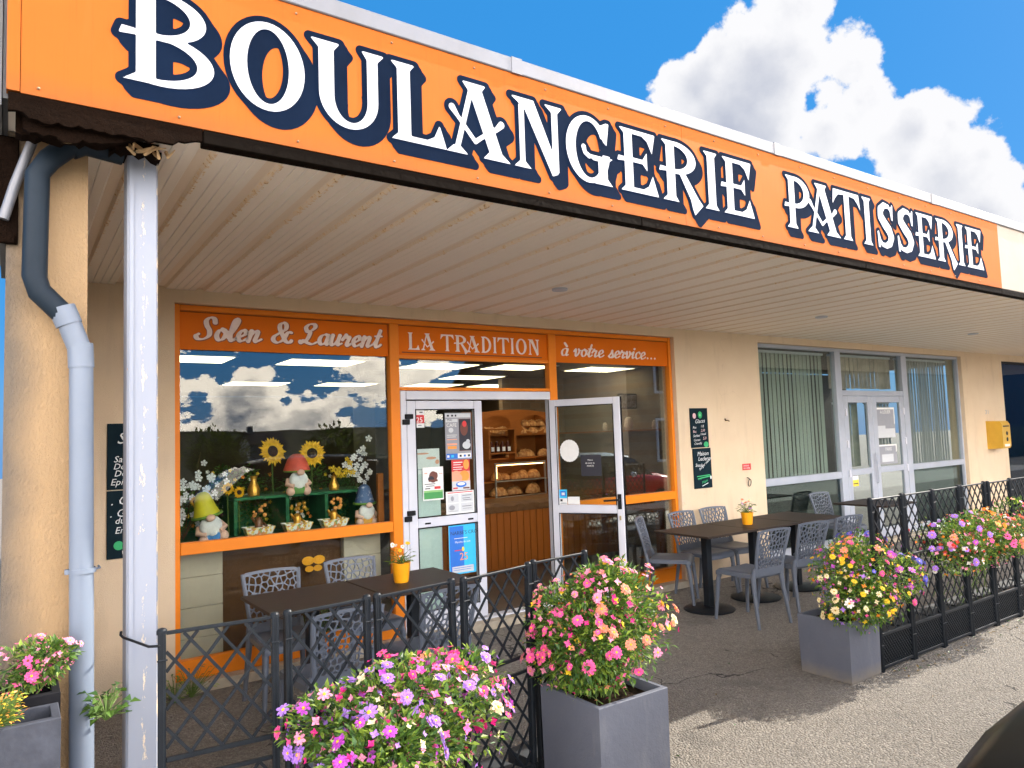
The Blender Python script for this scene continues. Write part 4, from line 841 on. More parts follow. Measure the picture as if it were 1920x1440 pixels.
# chair faces +Y at 0 deg
place_chair(1.50, 4.87, 180, 'grey perforated chair behind the left table, nearest the white post', GC)
place_chair(2.10, 4.93, 180, 'grey perforated chair behind the left table, beside the yellow flower pot', GC)
place_chair(1.45, 3.98, 2, 'grey perforated chair at the left table, its back right behind the second fence panel', GC)
place_chair(2.10, 4.06, 4, 'grey perforated chair on the fence side of the left table, nearest the bakery door', GC)
place_chair(5.42, 5.13, 216, 'grey perforated chair standing turned at the end of the long table beside the open door', GC)
place_chair(5.92, 5.12, 182, 'grey perforated chair behind the long table, under the wall chalkboards', GC)
place_chair(6.42, 5.14, 176, 'grey perforated chair behind the long table, just left of its orange flower pot', GC)
place_chair(5.40, 4.20, -4, 'leftmost of three grey perforated chairs on the near side of the long table', GC)
place_chair(6.02, 4.22, -6, 'middle one of three grey perforated chairs on the near side of the long table', GC)
place_chair(6.62, 4.24, -4, 'rightmost of three grey perforated chairs on the near side of the long table', GC)
place_chair(8.60, 5.22, 178, 'grey perforated chair at the small table before the vacant shop door', GC)
def make_table(w_, d_):
    t = thing('bistro_table', 'x', 'table'); m = MB(); m.box(-w_/2, w_/2, -d_/2, d_/2, .722, .742, .004); m.build('table_top', M_tabletop, t)
    m = MB(); m.box(-.035, .035, -.035, .035, .03, .715, .004); m.box(-.14, .14, -.14, .14, .712, .7215); m.build('column', M_anth, t)
    m = MB(); m.lathe([(0, .002), (.235, .002), (.24, .010), (.225, .018), (.05, .030), (0, .030)], (0, 0, 0), 32); m.build('base', M_anth, t, True, ang=40)
    return t
GT = 'dark brown terrace tables on round bases'
T0 = make_table(.695, .66)
def place_table(x, y, deg, label, src=[True]):
    c = T0 if src[0] else copy_tree(T0); src[0] = False
    c.location = (x, y, 0); c.rotation_euler = (0, 0, math.radians(deg)); c['label'] = label; c['group'] = GT; c['category'] = 'table'
place_table(5.44, 4.70, 0, 'dark brown table at the left end of the long row beside the open door')
place_table(6.14, 4.70, 0, 'dark brown table in the middle of the long row, carrying the orange pot')
place_table(6.84, 4.70, 0, 'dark brown table at the right end of the long row')
place_table(8.62, 4.80, 0, 'small dark table standing alone before the vacant shop door')
place_table(1.56, 4.52, 1, 'dark brown table at the far left, its corner towards the white post')
place_table(2.265, 4.535, 1, 'dark brown table by the bakery door with the yellow flower pot on it')

# ------------------------------------------------------------------ trellis fences
M_fhi = M_anth
def fence_panel(p0, p1, ztop, zmid, zbox, label, group, low_lattice=None, diam=.085, box=True):
    a = Vector((*p0, 0)); b = Vector((*p1, 0)); Lw = (b-a).length; th = math.atan2((b-a).y, (b-a).x)
    t = thing('trellis_panel', label, 'fence', tuple(a), group); t.rotation_euler = (math.radians(random.Random(int(a.x*997)).uniform(-.7, .7)), math.radians(random.Random(int(a.x*771)).uniform(-.25, .25)), th)
    def bl(mb, nm, m=M_anth, sm=False): return mb.build(nm, m, t, sm, world=False, ang=40 if sm else None)
    for x in (.014, Lw-.014):
        m = MB(); m.box(x-.012, x+.012, -.014, .014, 0, ztop-.012, .003)
        for q in (-.006, .006): m.box(x+q-.0022, x+q+.0022, -.0168, .0168, .002, ztop-.016)
        m.lathe([(.0165, -.014), (.0165, -.002), (.012, .004), (0, .007)], (x, 0, ztop-.004), 14); bl(m, 'post')
        c = MB(); 
        for zz in (ztop-.10, zmid-.02, .18): c.tube([(x-.016, -.018, zz), (x+.016, -.018, zz)], .003, 6)
        bl(c, 'clip')
    x0, x1 = .027, Lw-.027
    m = MB(); m.box(x0, x1, -.006, .006, ztop-.022, ztop-.010, .002); bl(m, 'rail')
    m = MB(); m.box(x0, x1, -.007, .007, zmid-.008, zmid+.008, .002); bl(m, 'rail')
    def lattice(za, zb, dx, dz, w_, nm, y=0.0):
        m = MB(); k = dz/dx; H_ = zb-za; W_ = x1-x0
        for sgn in (1, -1):
            c0 = -H_/k if sgn > 0 else 0.0; cc_ = c0-(c0 % dx)
            cc_ = -H_/k-dx
            while cc_ < W_+H_/k+dx:
                # line x = cc + s*(z)/k
                pts = []
                if sgn > 0: f = lambda z: cc_+z/k
                else: f = lambda z: cc_-z/k
                zlo, zhi = 0.0, H_
                xa, xb = f(zlo), f(zhi)
                def zat(x): return (x-cc_)*k*sgn
                lo, hi = 0.0, H_
                for xlim in (0.0, W_):
                    zz = zat(xlim)
                    if sgn > 0:
                        if xlim == 0.0: lo = max(lo, zz)
                        else: hi = min(hi, zz)
                    else:
                        if xlim == 0.0: hi = min(hi, zz)
                        else: lo = max(lo, zz)
                if hi-lo > .004:
                    A = Vector((x0+f(lo), y+sgn*.0027, za+lo)); B_ = Vector((x0+f(hi), y+sgn*.0027, za+hi)); dr = (B_-A).normalized(); nr = Vector((-dr.z, 0, dr.x))*w_/2; ty = Vector((0, .0026, 0))
                    P = [A-nr-ty, A+nr-ty, B_+nr-ty, B_-nr-ty, A-nr+ty, A+nr+ty, B_+nr+ty, B_-nr+ty]
                    m.add(P, [(0, 1, 2, 3), (7, 6, 5, 4), (0, 3, 7, 4), (1, 5, 6, 2), (0, 4, 5, 1), (3, 2, 6, 7)])
                cc_ += dx
        bl(m, nm)
    lattice(zmid+.008, ztop-.022, diam, diam*1.25, .0105, 'lattice')
    if low_lattice:
        m = MB(); m.box(x0, x1, -.007, .007, low_lattice-.007, low_lattice+.007, .002); bl(m, 'rail')
        lattice(zbox+.01, low_lattice-.007, diam, diam*1.25, .0105, 'lattice')
    else: lattice(zbox+.03, zmid-.008, diam, diam*1.25, .0105, 'lattice')
    if box:
        m = MB(); m.box(x0, x1, -.012, .012, zbox, zbox+.022, .002); m.box(x0, x1, -.012, .012, .02, .04, .002); bl(m, 'rail')
        lattice(.04, zbox, .030, .034, .0085, 'fine_grille', 0)
        m = MB(); m.box(x0, x1, .05, .26, .03, zbox-.02); bl(m, 'trough', mat('trough_plastic', (.03, .035, .042), .6, var=.2))
GL_ = 'low black trellis panels on the left'
LP = [(.405, 2.695), (.795, 2.66), (.815, 2.66), (1.165, 2.70), (1.185, 2.70), (1.575, 2.75), (1.60, 2.755), (2.035, 2.85), (2.065, 2.855), (2.45, 2.90)]
LL = ['first black trellis panel, tied to the white post', 'second black trellis panel from the white post', 'middle black trellis panel of the left run', 'black trellis panel just left of the tall flower box', 'last black trellis panel, running behind the tall flower box']
for i in range(5): fence_panel(LP[2*i], LP[2*i+1], 1.10, .675, .16, LL[i], GL_, low_lattice=.605, diam=.098)
w = MB(); w.tube([(.41, 2.68, 1.05), (.385, 2.72, 1.044), (.333, 2.935, 1.040), (.327, 2.95, 1.046), (.33, 2.96, 1.055)], .0045, 6)
solo('tie_rod', w, M_black, 'thin black hooked rod tying the first trellis panel to the white post', 'rod', smooth=True)
GR = 'tall black trellis panels with grille troughs on the right'
RN = ['leftmost', 'second', 'third', 'fourth', 'fifth', 'sixth', 'seventh', 'eighth']
for i in range(8):
    x = 4.905+i*.448; fence_panel((x, 2.768), (x+.446, 2.768), 1.182, .737, .235, RN[i]+' tall black trellis panel counted from the grey box at its left end', GR, diam=.095)

# ------------------------------------------------------------------ planters and flowers
def planter(x0, x1, y0, y1, h, label, z=0, m_=None, name='planter_box'):
    t = thing(name, label, 'planter', ((x0+x1)/2, (y0+y1)/2, z)); m = MB(); T = .022; b = MB()
    P = []; 
    tp = .006
    o = [(x0+tp, y0+tp), (x1-tp, y0+tp), (x1-tp, y1-tp), (x0+tp, y1-tp)]; O = [(x0, y0), (x1, y0), (x1, y1), (x0, y1)]; I = [(x0+T, y0+T), (x1-T, y0+T), (x1-T, y1-T), (x0+T, y1-T)]
    e = .003
    rings = [[(a, b_, z+.003) for a, b_ in o], [(a, b_, z+h-e) for a, b_ in O], [(a+(e if a < (x0+x1)/2 else -e), b_+(e if b_ < (y0+y1)/2 else -e), z+h) for a, b_ in O], [(a, b_, z+h) for a, b_ in I], [(a, b_, z+h-.09) for a, b_ in I]]
    P = [p for r in rings for p in r]; F = [(r*4+k, r*4+(k+1) % 4, r*4+4+(k+1) % 4, r*4+4+k) for r in range(4) for k in range(4)]
    m.add(P, F); m.build('box', m_ or M_planter, t)
    s = MB(); s.box(x0+T, x1-T, y0+T, y1-T, z+h-.07, z+h-.045); s.build('soil', M_soil, t); return t
planter(2.03, 2.44, 2.372, 2.78, .55, 'tall slate grey planter box in front of the last left trellis panel')
planter(4.525, 4.895, 2.752, 3.13, .395, 'slate grey planter box at the left end of the tall trellis')
planter(.90, 1.35, 2.14, 2.56, .50, 'slate grey planter box at the near edge holding the lilac and pink bush')
planter(-.22, .137, 2.72, 2.91, .955, 'black planter box by the side wall with pink flowers', m_=M_seal)
planter(-.20, .130, 2.545, 2.705, .93, 'slate grey planter box by the side wall with yellow plants', m_=mat('dark_slate_planter', (.05, .054, .068), .7, spec=.2, var=.3, vscale=9, bump=.3, bscale=18))

GREENS = [mat('leaf_mid', (.085, .17, .022), .5, var=.35, vscale=12, transl=.35), mat('leaf_light', (.24, .34, .045), .5, var=.3, vscale=12, transl=.4), mat('leaf_deep', (.04, .10, .02), .5, var=.3, vscale=10, transl=.25)]
def petal_mat(n, c, c2=None): return mat('petal_'+n, c, .6, var=.12, vscale=40, transl=.25)
PC = {'pink': (.85, .10, .32), 'magenta': (.68, .015, .20), 'rose': (.85, .28, .42), 'white': (.84, .80, .70), 'cream': (.86, .72, .42), 'yellow': (.86, .56, .02), 'orange': (.86, .26, .02), 'lilac': (.42, .20, .68), 'purple': (.50, .07, .48), 'salmon': (.86, .26, .16), 'blue': (.13, .12, .58), 'red': (.75, .05, .03)}
M_eye = mat('flower_eye', (.70, .38, .02), .8, var=.3, vscale=200); M_eyed = mat('flower_eye_dark', (.20, .05, .01), .9, var=.4, vscale=200); M_stem = mat('flower_stem', (.10, .17, .03), .7, var=.2)
def flower_mesh(kind, seed, petals=9, layers=1, r=.036, dark=False, narrow=False):
    rn = random.Random(seed); m = MB()
    for l in range(layers):
        R_ = r*(1-.28*l); off = rn.random()
        for k in range(petals):
            a = 2*PI*(k+off+rn.uniform(-.12, .12))/petals; wd = R_*2*PI/petals*(.42 if not narrow else .30)*rn.uniform(.85, 1.1); up = rn.uniform(-.12, .22)+.25*l; rr_ = R_*rn.uniform(.88, 1.06)
            c, s_ = math.cos(a), math.sin(a)
            def q(rad, side, z): return (rad*c-side*s_, rad*s_+side*c, z)
            m.add([q(r*.14, -wd*.3, .002+.003*l), q(r*.14, wd*.3, .002+.003*l), q(rr_*.6, -wd, .002+rr_*.6*up+.004*l), q(rr_*.62, 0, rr_*.6*up-.0005+.004*l), q(rr_*.6, wd, .002+rr_*.6*up+.004*l), q(rr_*.93, -wd*.65, rr_*.8*up+.003*l), q(rr_, 0, rr_*.78*up+.003*l), q(rr_*.93, wd*.65, rr_*.8*up+.003*l)], [(0, 1, 3), (0, 3, 2), (1, 4, 3), (2, 3, 6, 5), (3, 4, 7, 6)], 0)
    m.mi = 1; m.lathe([(r*.22, .001), (r*.21, .005), (r*.13, .009), (0, .010)], (0, 0, 0), 8)
    m.mi = 2; m.tube([(0, 0, 0), (.004, .003, -.05), (.008, .01, -.11)], .0016, 4, cap=False)
    me = bpy.data.meshes.new('flower'); me.from_pydata([tuple(p) for p in m.v], [], m.f); 
    for x in (petal_mat(kind, PC[kind]), M_eyed if dark else M_eye, M_stem): me.materials.append(x)
    me.polygons.foreach_set('material_index', m.m); return me
FM = {}
for i, kd in enumerate(PC):
    FM[kd] = [flower_mesh(kd, i*3+j, petals=(8, 11, 5 if kd in ('blue', 'lilac', 'white', 'cream') else 13)[j], layers=(1, 2, 1)[j], dark=(kd in ('pink', 'magenta') and j == 0), narrow=(j == 0), r=(.036, .036, .026)[j]) for j in range(3)]
def leaf_faces(m, p, d, up, L_, w_, mi):
    d = d.normalized(); s = d.cross(up)
    if s.length < 1e-3: s = Vector((1, 0, 0))
    s.normalize(); n = s.cross(d); m.add([p, p+d*L_*.45+s*w_*.5+n*.15*w_, p+d*L_*.5-n*.12*w_, p+d*L_*.45-s*w_*.5+n*.15*w_, p+d*L_-n*.25*w_*1.2], [(0, 1, 2), (0, 2, 3), (1, 4, 2), (2, 4, 3)], mi)
def bush(label, c, rad, nleaf, nfl, kinds, seed, base=None, parentname='flower_bush', fs=1.0, lobes=6, group=None, cat='flowers', leafs=1.0, view=Vector((-.5, -.8, .35)), kindfn=None):
    rn = random.Random(seed); c = Vector(c); rx, ry, rz = rad; t = thing(parentname, label, cat, tuple(base if base else (c.x, c.y, c.z-rz)), group)
    lob = [(Vector((rn.uniform(-.55, .55)*rx, rn.uniform(-.55, .55)*ry, rn.uniform(-.4, .55)*rz)), rn.uniform(.40, .56)) for _ in range(lobes)]+[(Vector((0, 0, 0)), .80)]
    def samp(shell):
        o, s = rn.choice(lob)
        while True:
            v = Vector((rn.gauss(0, 1), rn.gauss(0, 1), rn.gauss(0, 1)))
            if v.length > .1: break
        v.normalize(); q = shell if shell else rn.uniform(.35, 1.0)**.6; q *= 1+rn.uniform(-.08, .10)
        return c+o+Vector((v.x*rx*s*q, v.y*ry*s*q, v.z*rz*s*q)), v
    fo = MB()
    for i in range(nleaf):
        p, v = samp(None); d = (v+Vector((rn.uniform(-.7, .7), rn.uniform(-.7, .7), rn.uniform(-.5, .7)))).normalized(); L_ = rn.uniform(.018, .042)*leafs
        leaf_faces(fo, p, d, Vector((rn.uniform(-.6, .6), rn.uniform(-.6, .6), 1)), L_, L_*rn.uniform(.32, .55), rn.choices((0, 1, 2), (5, 3, 2))[0])
    fo.build('foliage', GREENS, t)
    st = MB(); root = Vector(base if base else (c.x, c.y, c.z-rz))
    for i in range(26):
        p, v = samp(.8); q0 = root+Vector((rn.uniform(-.35, .35)*rx, rn.uniform(-.35, .35)*ry, 0)); mid = (q0+p)/2+Vector((rn.uniform(-.04, .04), rn.uniform(-.04, .04), .03)); st.tube([q0, mid, p], [.003, .0024, .0015], 4, cap=False)
    st.build('stems', M_stem, t); k = 0; placed = []; guard = 0
    seeds = []
    for i in range(13):
        q, v = samp(1.0); seeds.append((q, kindfn(q, rn) if kindfn else rn.choice(kinds), rn.choice(((9, 1, 1), (1, 9, 1), (1, 1, 9)))))
    while k < nfl and guard < 6000:
        guard += 1; p, v = samp(1.0)
        # flowers sit on the outside and never on top of one another
        if any(((p-c-o).x/rx)**2+((p-c-o).y/ry)**2+((p-c-o).z/rz)**2 < (s*.86)**2 for o, s in lob): continue
        if v.dot(view.normalized()) < -.35 and rn.random() < .6: continue
        if v.z < -.45: continue
        if any((p-q).length < .030*fs for q in placed): continue
        placed.append(p); sd_ = min(seeds, key=lambda q: (q[0]-p).length); own = rn.random() < .68; kd = sd_[1] if own else (kindfn(p, rn) if kindfn else rn.choice(kinds)); me = rn.choices(FM[kd], sd_[2] if own else (4, 4, 3))[0]
        o = bpy.data.objects.new('flower', me); COL.objects.link(o); o.parent = t; n = (v+Vector((rn.uniform(-.45, .45), rn.uniform(-.45, .45), rn.uniform(-.1, .6)))+view*.25).normalized()
        o.location = p+v*.012-wloc(t); o.rotation_euler = n.to_track_quat('Z', 'Y').to_euler(); s = rn.triangular(.42, 1.0, .68)*fs; o.scale = (s, s, s); o['label'] = kd+' flower head'; k += 1
    # a haze of tiny filler blossoms
    fb = MB(); fk = kinds[:6]
    for i in range(int(nfl*7.5)):
        p, v = samp(1.0); kd = rn.randrange(len(fk)); R_ = rn.uniform(.008, .017)*fs; u = v.orthogonal().normalized(); w_ = v.cross(u)
        for a in range(4):
            an = a*PI/2+i; e = u*math.cos(an)+w_*math.sin(an); f_ = u*math.cos(an+.7)+w_*math.sin(an+.7); g_ = u*math.cos(an-.7)+w_*math.sin(an-.7); fb.add([p, p+f_*R_*.7+v*.002, p+e*R_*1.2+v*.004, p+g_*R_*.7+v*.002], [(0, 1, 2, 3)], kd)
    o = fb.build('small_blossoms', [petal_mat(x, PC[x]) for x in fk] if len(fk) > 1 else petal_mat(fk[0], PC[fk[0]]), t); o['kind'] = 'stuff'
    return t
def k1(p, rn):
    if p.x < .98: return rn.choices(('lilac', 'purple', 'yellow', 'rose', 'pink'), (7, 4, 1, 2, 1))[0]
    return rn.choices(('magenta', 'pink', 'cream', 'rose', 'salmon', 'lilac', 'red'), (5, 4, 3, 4, 2, 2, 1))[0]
bush('low mixed bush of lilac, magenta and cream flowers at the near edge', (1.14, 2.33, .69), (.47, .30, .27), 8500, 100, ['lilac', 'rose', 'cream', 'magenta', 'purple', 'pink'], 11, (1.12, 2.35, .44), kindfn=k1, lobes=8)
def k2(p, rn):
    if p.z < .70: return rn.choices(('blue', 'pink', 'yellow', 'rose', 'lilac'), (1, 4, 2, 3, 1))[0]
    if p.x > 2.35: return rn.choices(('pink', 'rose', 'yellow', 'salmon', 'cream', 'yellow', 'orange'), (4, 4, 3, 3, 1, 3, 1))[0]
    return rn.choices(('pink', 'rose', 'magenta', 'salmon', 'cream'), (6, 6, 3, 4, 1))[0]
bush('tall bush of pink, rose and yellow flowers rising from the tall grey box', (2.32, 2.60, .81), (.365, .35, .36), 11500, 100, ['rose', 'pink', 'salmon', 'yellow', 'magenta', 'rose'], 12, (2.235, 2.58, .49), kindfn=k2, lobes=8)
def k3(p, rn):
    if p.x < 4.62: return rn.choices(('cream', 'white', 'yellow', 'purple', 'magenta'), (4, 3, 2, 2, 1))[0]
    return rn.choices(('orange', 'yellow', 'pink', 'purple', 'lilac', 'salmon', 'cream', 'magenta', 'blue'), (4, 4, 4, 4, 3, 2, 1, 2, 2))[0]
bush('wide yellow, orange and purple flower bush in the grey box at the trellis end', (4.96, 2.86, .60), (.52, .38, .34), 9000, 100, ['yellow', 'orange', 'cream', 'lilac', 'purple', 'pink'], 13, (4.71, 2.94, .34), kindfn=k3, lobes=9, fs=.95)
def k4(p, rn):
    if p.x > 6.6: return rn.choices(('red', 'salmon', 'orange', 'white', 'yellow'), (5, 4, 2, 1, 1))[0]
    return rn.choices(('rose', 'purple', 'white', 'pink', 'orange', 'salmon', 'lilac', 'red'), (4, 3, 5, 3, 2, 2, 2, 2))[0]
bush('long trailing bush of rose, white and red flowers hanging over the tall trellis', (6.45, 2.72, .74), (1.04, .30, .28), 9500, 100, ['white', 'rose', 'red', 'pink', 'salmon', 'orange'], 14, (6.45, 2.90, .23), kindfn=k4, lobes=16, fs=1.0)
bush('small bush of bright pink flowers in the black box by the side wall', (.03, 2.80, 1.025), (.15, .10, .095), 1100, 18, ['pink', 'rose'], 15, (.0, 2.81, .90), fs=.62, lobes=5, leafs=.8, kindfn=lambda p, rn: rn.choice(('pink', 'pink', 'rose')))
def leafy(label, c, n, R_, L_, seed, mats, name='potted_plant', broad=.8, cat='plant'):
    rn = random.Random(seed); t = thing(name, label, cat, c); fo = MB(); st = MB(); c = Vector(c)
    for i in range(n):
        a = rn.uniform(0, 2*PI); q = R_*rn.uniform(.2, 1); p = c+Vector((q*math.cos(a), q*math.sin(a), R_*rn.uniform(.2, 1.3))); d = Vector((math.cos(a), math.sin(a), rn.uniform(-.3, .7))); st.tube([c, (c+p)/2+Vector((0, 0, .01)), p], .0016, 4, cap=False); leaf_faces(fo, p, d, Vector((rn.uniform(-.4, .4), rn.uniform(-.4, .4), 1)), L_*rn.uniform(.6, 1.1), L_*broad*rn.uniform(.7, 1), rn.randrange(len(mats)))
    fo.build('leaves', mats, t); st.build('stems', M_stem, t); return t
leafy('yellow and orange succulent in the grey box by the side wall', (-.03, 2.60, .91), 330, .072, .017, 21, [mat('succulent_yellow', (.72, .50, .04), .5, var=.2, transl=.2), mat('succulent_orange', (.70, .25, .05), .5, var=.2), GREENS[1]], broad=.6)
leafy('round leaved green plant between the rain pipe and the white post', (.272, 2.84, .80), 46, .075, .036, 22, [GREENS[0], GREENS[2]], broad=1.0)
leafy('dry weed growing at the foot of the orange shopfront', (1.03, 5.44, .0), 46, .16, .04, 23, [mat('dry_leaf', (.20, .13, .04), .8, var=.4), GREENS[1]], name='weed', broad=.4)
leafy('green weed growing by the wall foot left of the shopfront', (.92, 5.40, .0), 40, .12, .04, 24, [GREENS[0], GREENS[1]], name='weed', broad=.5)
def potted(x, y, z, label, plabel, kinds, seed, h=.115, r=.055, m_=None):
    t = thing('flower_pot', label, 'flower pot', (x, y, z)); m = MB(); n = 24; P = []; prof = [(0, .001), (.74, .001), (.80, .1), (.98, .92), (1.03, .94), (1.03, 1.0), (.93, 1.0), (.90, .86), (0, .86)]
    for k in range(n):
        a = 2*PI*k/n; fl_ = 1+.02*math.cos(12*a)
        for q, zz in prof: P.append((x+q*r*fl_*math.cos(a), y+q*r*fl_*math.sin(a), z+zz*h))
    mm = len(prof); m.add(P, [(k*mm+i, ((k+1) % n)*mm+i, ((k+1) % n)*mm+i+1, k*mm+i+1) for k in range(n) for i in range(mm-1)]); m.build('pot', m_ or M_potorange, t, True, ang=35)
    rn = random.Random(seed); p = leafy(plabel, (x, y, z+h*.86), 46, .075, .045, seed, GREENS, name='pot_plant', broad=.4)
    for i in range(9):
        o = bpy.data.objects.new('flower', FM[rn.choice(kinds)][2]); COL.objects.link(o); o.parent = p; a = rn.uniform(0, 6.28); q = rn.uniform(.02, .075); o.location = (q*math.cos(a), q*math.sin(a), rn.uniform(.06, .15)); o.rotation_euler = (rn.uniform(-.2, 1.1), rn.uniform(-.5, .5), 0); s = rn.uniform(.5, .75); o.scale = (s, s, s)
potted(2.18, 4.53, .742, 'yellow orange pot on the left table', 'orange and white flowers with green leaves in the left table pot', ['orange', 'yellow', 'white'], 31, h=.13, r=.062)
potted(6.02, 4.66, .742, 'orange glazed pot on the long right table', 'sparse mixed flowers in the pot on the long table', ['salmon', 'lilac', 'cream'], 32, h=.12, r=.06)

# ------------------------------------------------------------------ things on the walls
def chalkboard(x0, x1, z0_, z1_, label, texts):
    t = thing('chalkboard', label, 'chalkboard', ((x0+x1)/2, WY-.004, z0_)); m = MB(); m.box(x0, x1, WY-.014, WY-.003, z0_, z1_, .002); m.build('board', M_slate, t)
    m = MB(); mats = [M_chalk, M_chalkg, M_chalkp]
    for q in texts:
        if q[0] == 'o':
            _, x, z, rx, rz, mi = q; P = [(x+rx*math.cos(2*PI*k/14), WY-.0152, z+rz*math.sin(2*PI*k/14)) for k in range(14)]; m.add(P, [tuple(range(14))], mi)
        elif q[0] == 'l':
            _, xa, za, xb, zb, w_, mi = q; m.add([(xa, WY-.0152, za-w_), (xb, WY-.0152, zb-w_), (xb, WY-.0152, zb+w_), (xa, WY-.0152, za+w_)], [(0, 1, 2, 3)], mi)
        else:
            s_, x, z, sz, mi, rot = q; text_mesh(m, s_, x, z, sz, WY-.0152, mi=mi, rot=rot, shear=.25)
    m.build('chalk_writing', mats, t)
chalkboard(6.258, 6.550, 1.492, 1.937, 'upper chalkboard with a price list on the wall right of the bakery', [('o', 6.325, 1.85, .028, .032, 2), ('o', 6.42, 1.86, .034, .040, 1), ('o', 6.42, 1.86, .014, .018, 0), ('o', 6.50, 1.525, .040, .032, 1), ('Glaces', 6.33, 1.765, .062, 0, .06), ('Pot', 6.29, 1.705, .04, 0, .03), ('1 B', 6.42, 1.718, .04, 0, .03), ('Bac', 6.29, 1.66, .04, 2, .03), ('2,50', 6.42, 1.67, .04, 2, .03), ('Sorbet', 6.29, 1.612, .04, 0, .04), ('3 boul', 6.41, 1.63, .036, 0, .04), ('Cornet', 6.295, 1.565, .036, 0, .03), ('5,0', 6.45, 1.58, .045, 2, .03), ('Chantilly', 6.30, 1.524, .036, 0, .05)])
chalkboard(6.275, 6.572, 1.035, 1.484, 'lower chalkboard with slanting writing on the wall right of the bakery', [('Maison', 6.34, 1.40, .066, 0, .02), ('Leclerc', 6.35, 1.345, .066, 0, .0), ('Snack', 6.30, 1.28, .052, 0, -.03), ('burger maison', 6.37, 1.235, .042, 0, .55), ('l', 6.32, 1.17, 6.54, 1.18, .005, 1), ('l', 6.33, 1.145, 6.54, 1.165, .006, 1), ('vvv', 6.33, 1.13, .045, 1, .02), ('Miam', 6.40, 1.08, .045, 1, .3), ('l', 6.40, 1.06, 6.50, 1.09, .004, 0), ('o', 6.55, 1.15, .012, .02, 0)])
chalkboard(.530, .79, 1.432, 1.875, 'upper chalkboard half hidden behind the white post', [('Snack', .585, 1.74, .11, 0, -.05), ('Formule', .63, 1.68, .06, 0, 0), ('Sandwich', .567, 1.615, .060, 0, -.02), ('Dessert', .565, 1.568, .056, 0, -.02), ('Dot 3,90', .570, 1.52, .058, 0, 0), ('Epicerie', .548, 1.462, .062, 0, .0)])
chalkboard(.530, .79, .975, 1.424, 'lower chalkboard half hidden behind the white post, with a small green drawing', [('. Crepes', .55, 1.33, .085, 0, 0), ('. Gratin', .545, 1.25, .075, 0, 0), ('du jour', .575, 1.205, .06, 0, 0), ('Emmental', .575, 1.14, .062, 0, 0), ('o', .60, 1.06, .03, .03, 1), ('o', .64, 1.05, .02, .03, 1), ('menu', .62, 1.0, .05, 0, .3)])
m = MB(); m.box(7.13, 7.285, WY-.008, WY-.003, 1.195, 1.27, .001)
t = thing('small_sign', 'small red sign on the cream wall above the iron ring', 'sign', (7.2, WY-.003, 1.195)); m.build('plate', cR, t); m = MB(); text_mesh(m, 'DEFENSE', 7.145, 1.238, .026, WY-.0092); text_mesh(m, 'DE FUMER', 7.145, 1.208, .026, WY-.0092); m.build('sign_writing', cW, t)
m = MB(); 
for k in range(20): 
    a = 2*PI*k/20
m.tube([(7.225+.026*math.cos(2*PI*k/20), WY-.022-.006*math.sin(2*PI*k/20), 1.045+.042*math.sin(2*PI*k/20)) for k in range(21)], .0045, 6); m.tube([(7.21, WY, 1.105), (7.21, WY-.025, 1.10), (7.215, WY-.028, 1.085), (7.225, WY-.02, 1.08)], .006, 6)
solo('wall_ring', m, mat('dark_iron', (.05, .04, .035), .6, metal=.6, var=.3), 'dark iron ring hanging on the cream wall below the red sign', 'ring', smooth=True)
m = MB(); m.tube([(6.87, WY, 1.79), (6.88, WY-.03, 1.792), (6.90, WY-.035, 1.78)], .007, 6); m.tube([(6.86, WY, 1.81), (6.87, WY-.015, 1.80)], .009, 6)
solo('wall_hook', m, mat('rusty_hook', (.12, .06, .03), .8, var=.3), 'small rusty hook on the cream wall right of the upper chalkboard', 'hook', smooth=True)
M_mail = mat('mustard_enamel', (.62, .36, .035), .4, var=.1, vscale=4, bump=.05, bscale=20)
t = thing('letter_box', 'mustard yellow letter box on the wall at the far right', 'letter box', (13.78, WY-.12, 1.19)); m = MB()
P = []; sec = [(WY-.22, 1.20), (WY-.24, 1.24), (WY-.24, 1.60), (WY-.21, 1.655), (WY, 1.665), (WY, 1.19)]
m.add([(13.62, a, b) for a, b in sec]+[(13.93, a, b) for a, b in sec], [tuple(range(6)), tuple(range(11, 5, -1))]+[(i, (i+1) % 6, (i+1) % 6+6, i+6) for i in range(6)]); m.build('body', M_mail, t)
m = MB(); m.box(13.66, 13.89, WY-.244, WY-.2405, 1.56, 1.58); m.build('slot', M_black, t)
m = MB(); m.box(13.68, 13.87, WY-.245, WY-.2405, 1.23, 1.27, .001); m.build('collection_plate', cW, t)
m = MB()
for zc in (1.455, 1.365): m.lathe([(0, 0), (.028, 0), (.028, .003), (0, .003)], (0, 0, 0), 12)
m.v = []; m.f = []; m.m = []
for zc in (1.45, 1.35):
    P = [(13.79+.04*math.cos(2*PI*k/14), WY-.2425, zc+.035*math.sin(2*PI*k/14)) for k in range(14)]; m.add(P, [tuple(range(14))])
m.build('round_emblem', M_black, t)
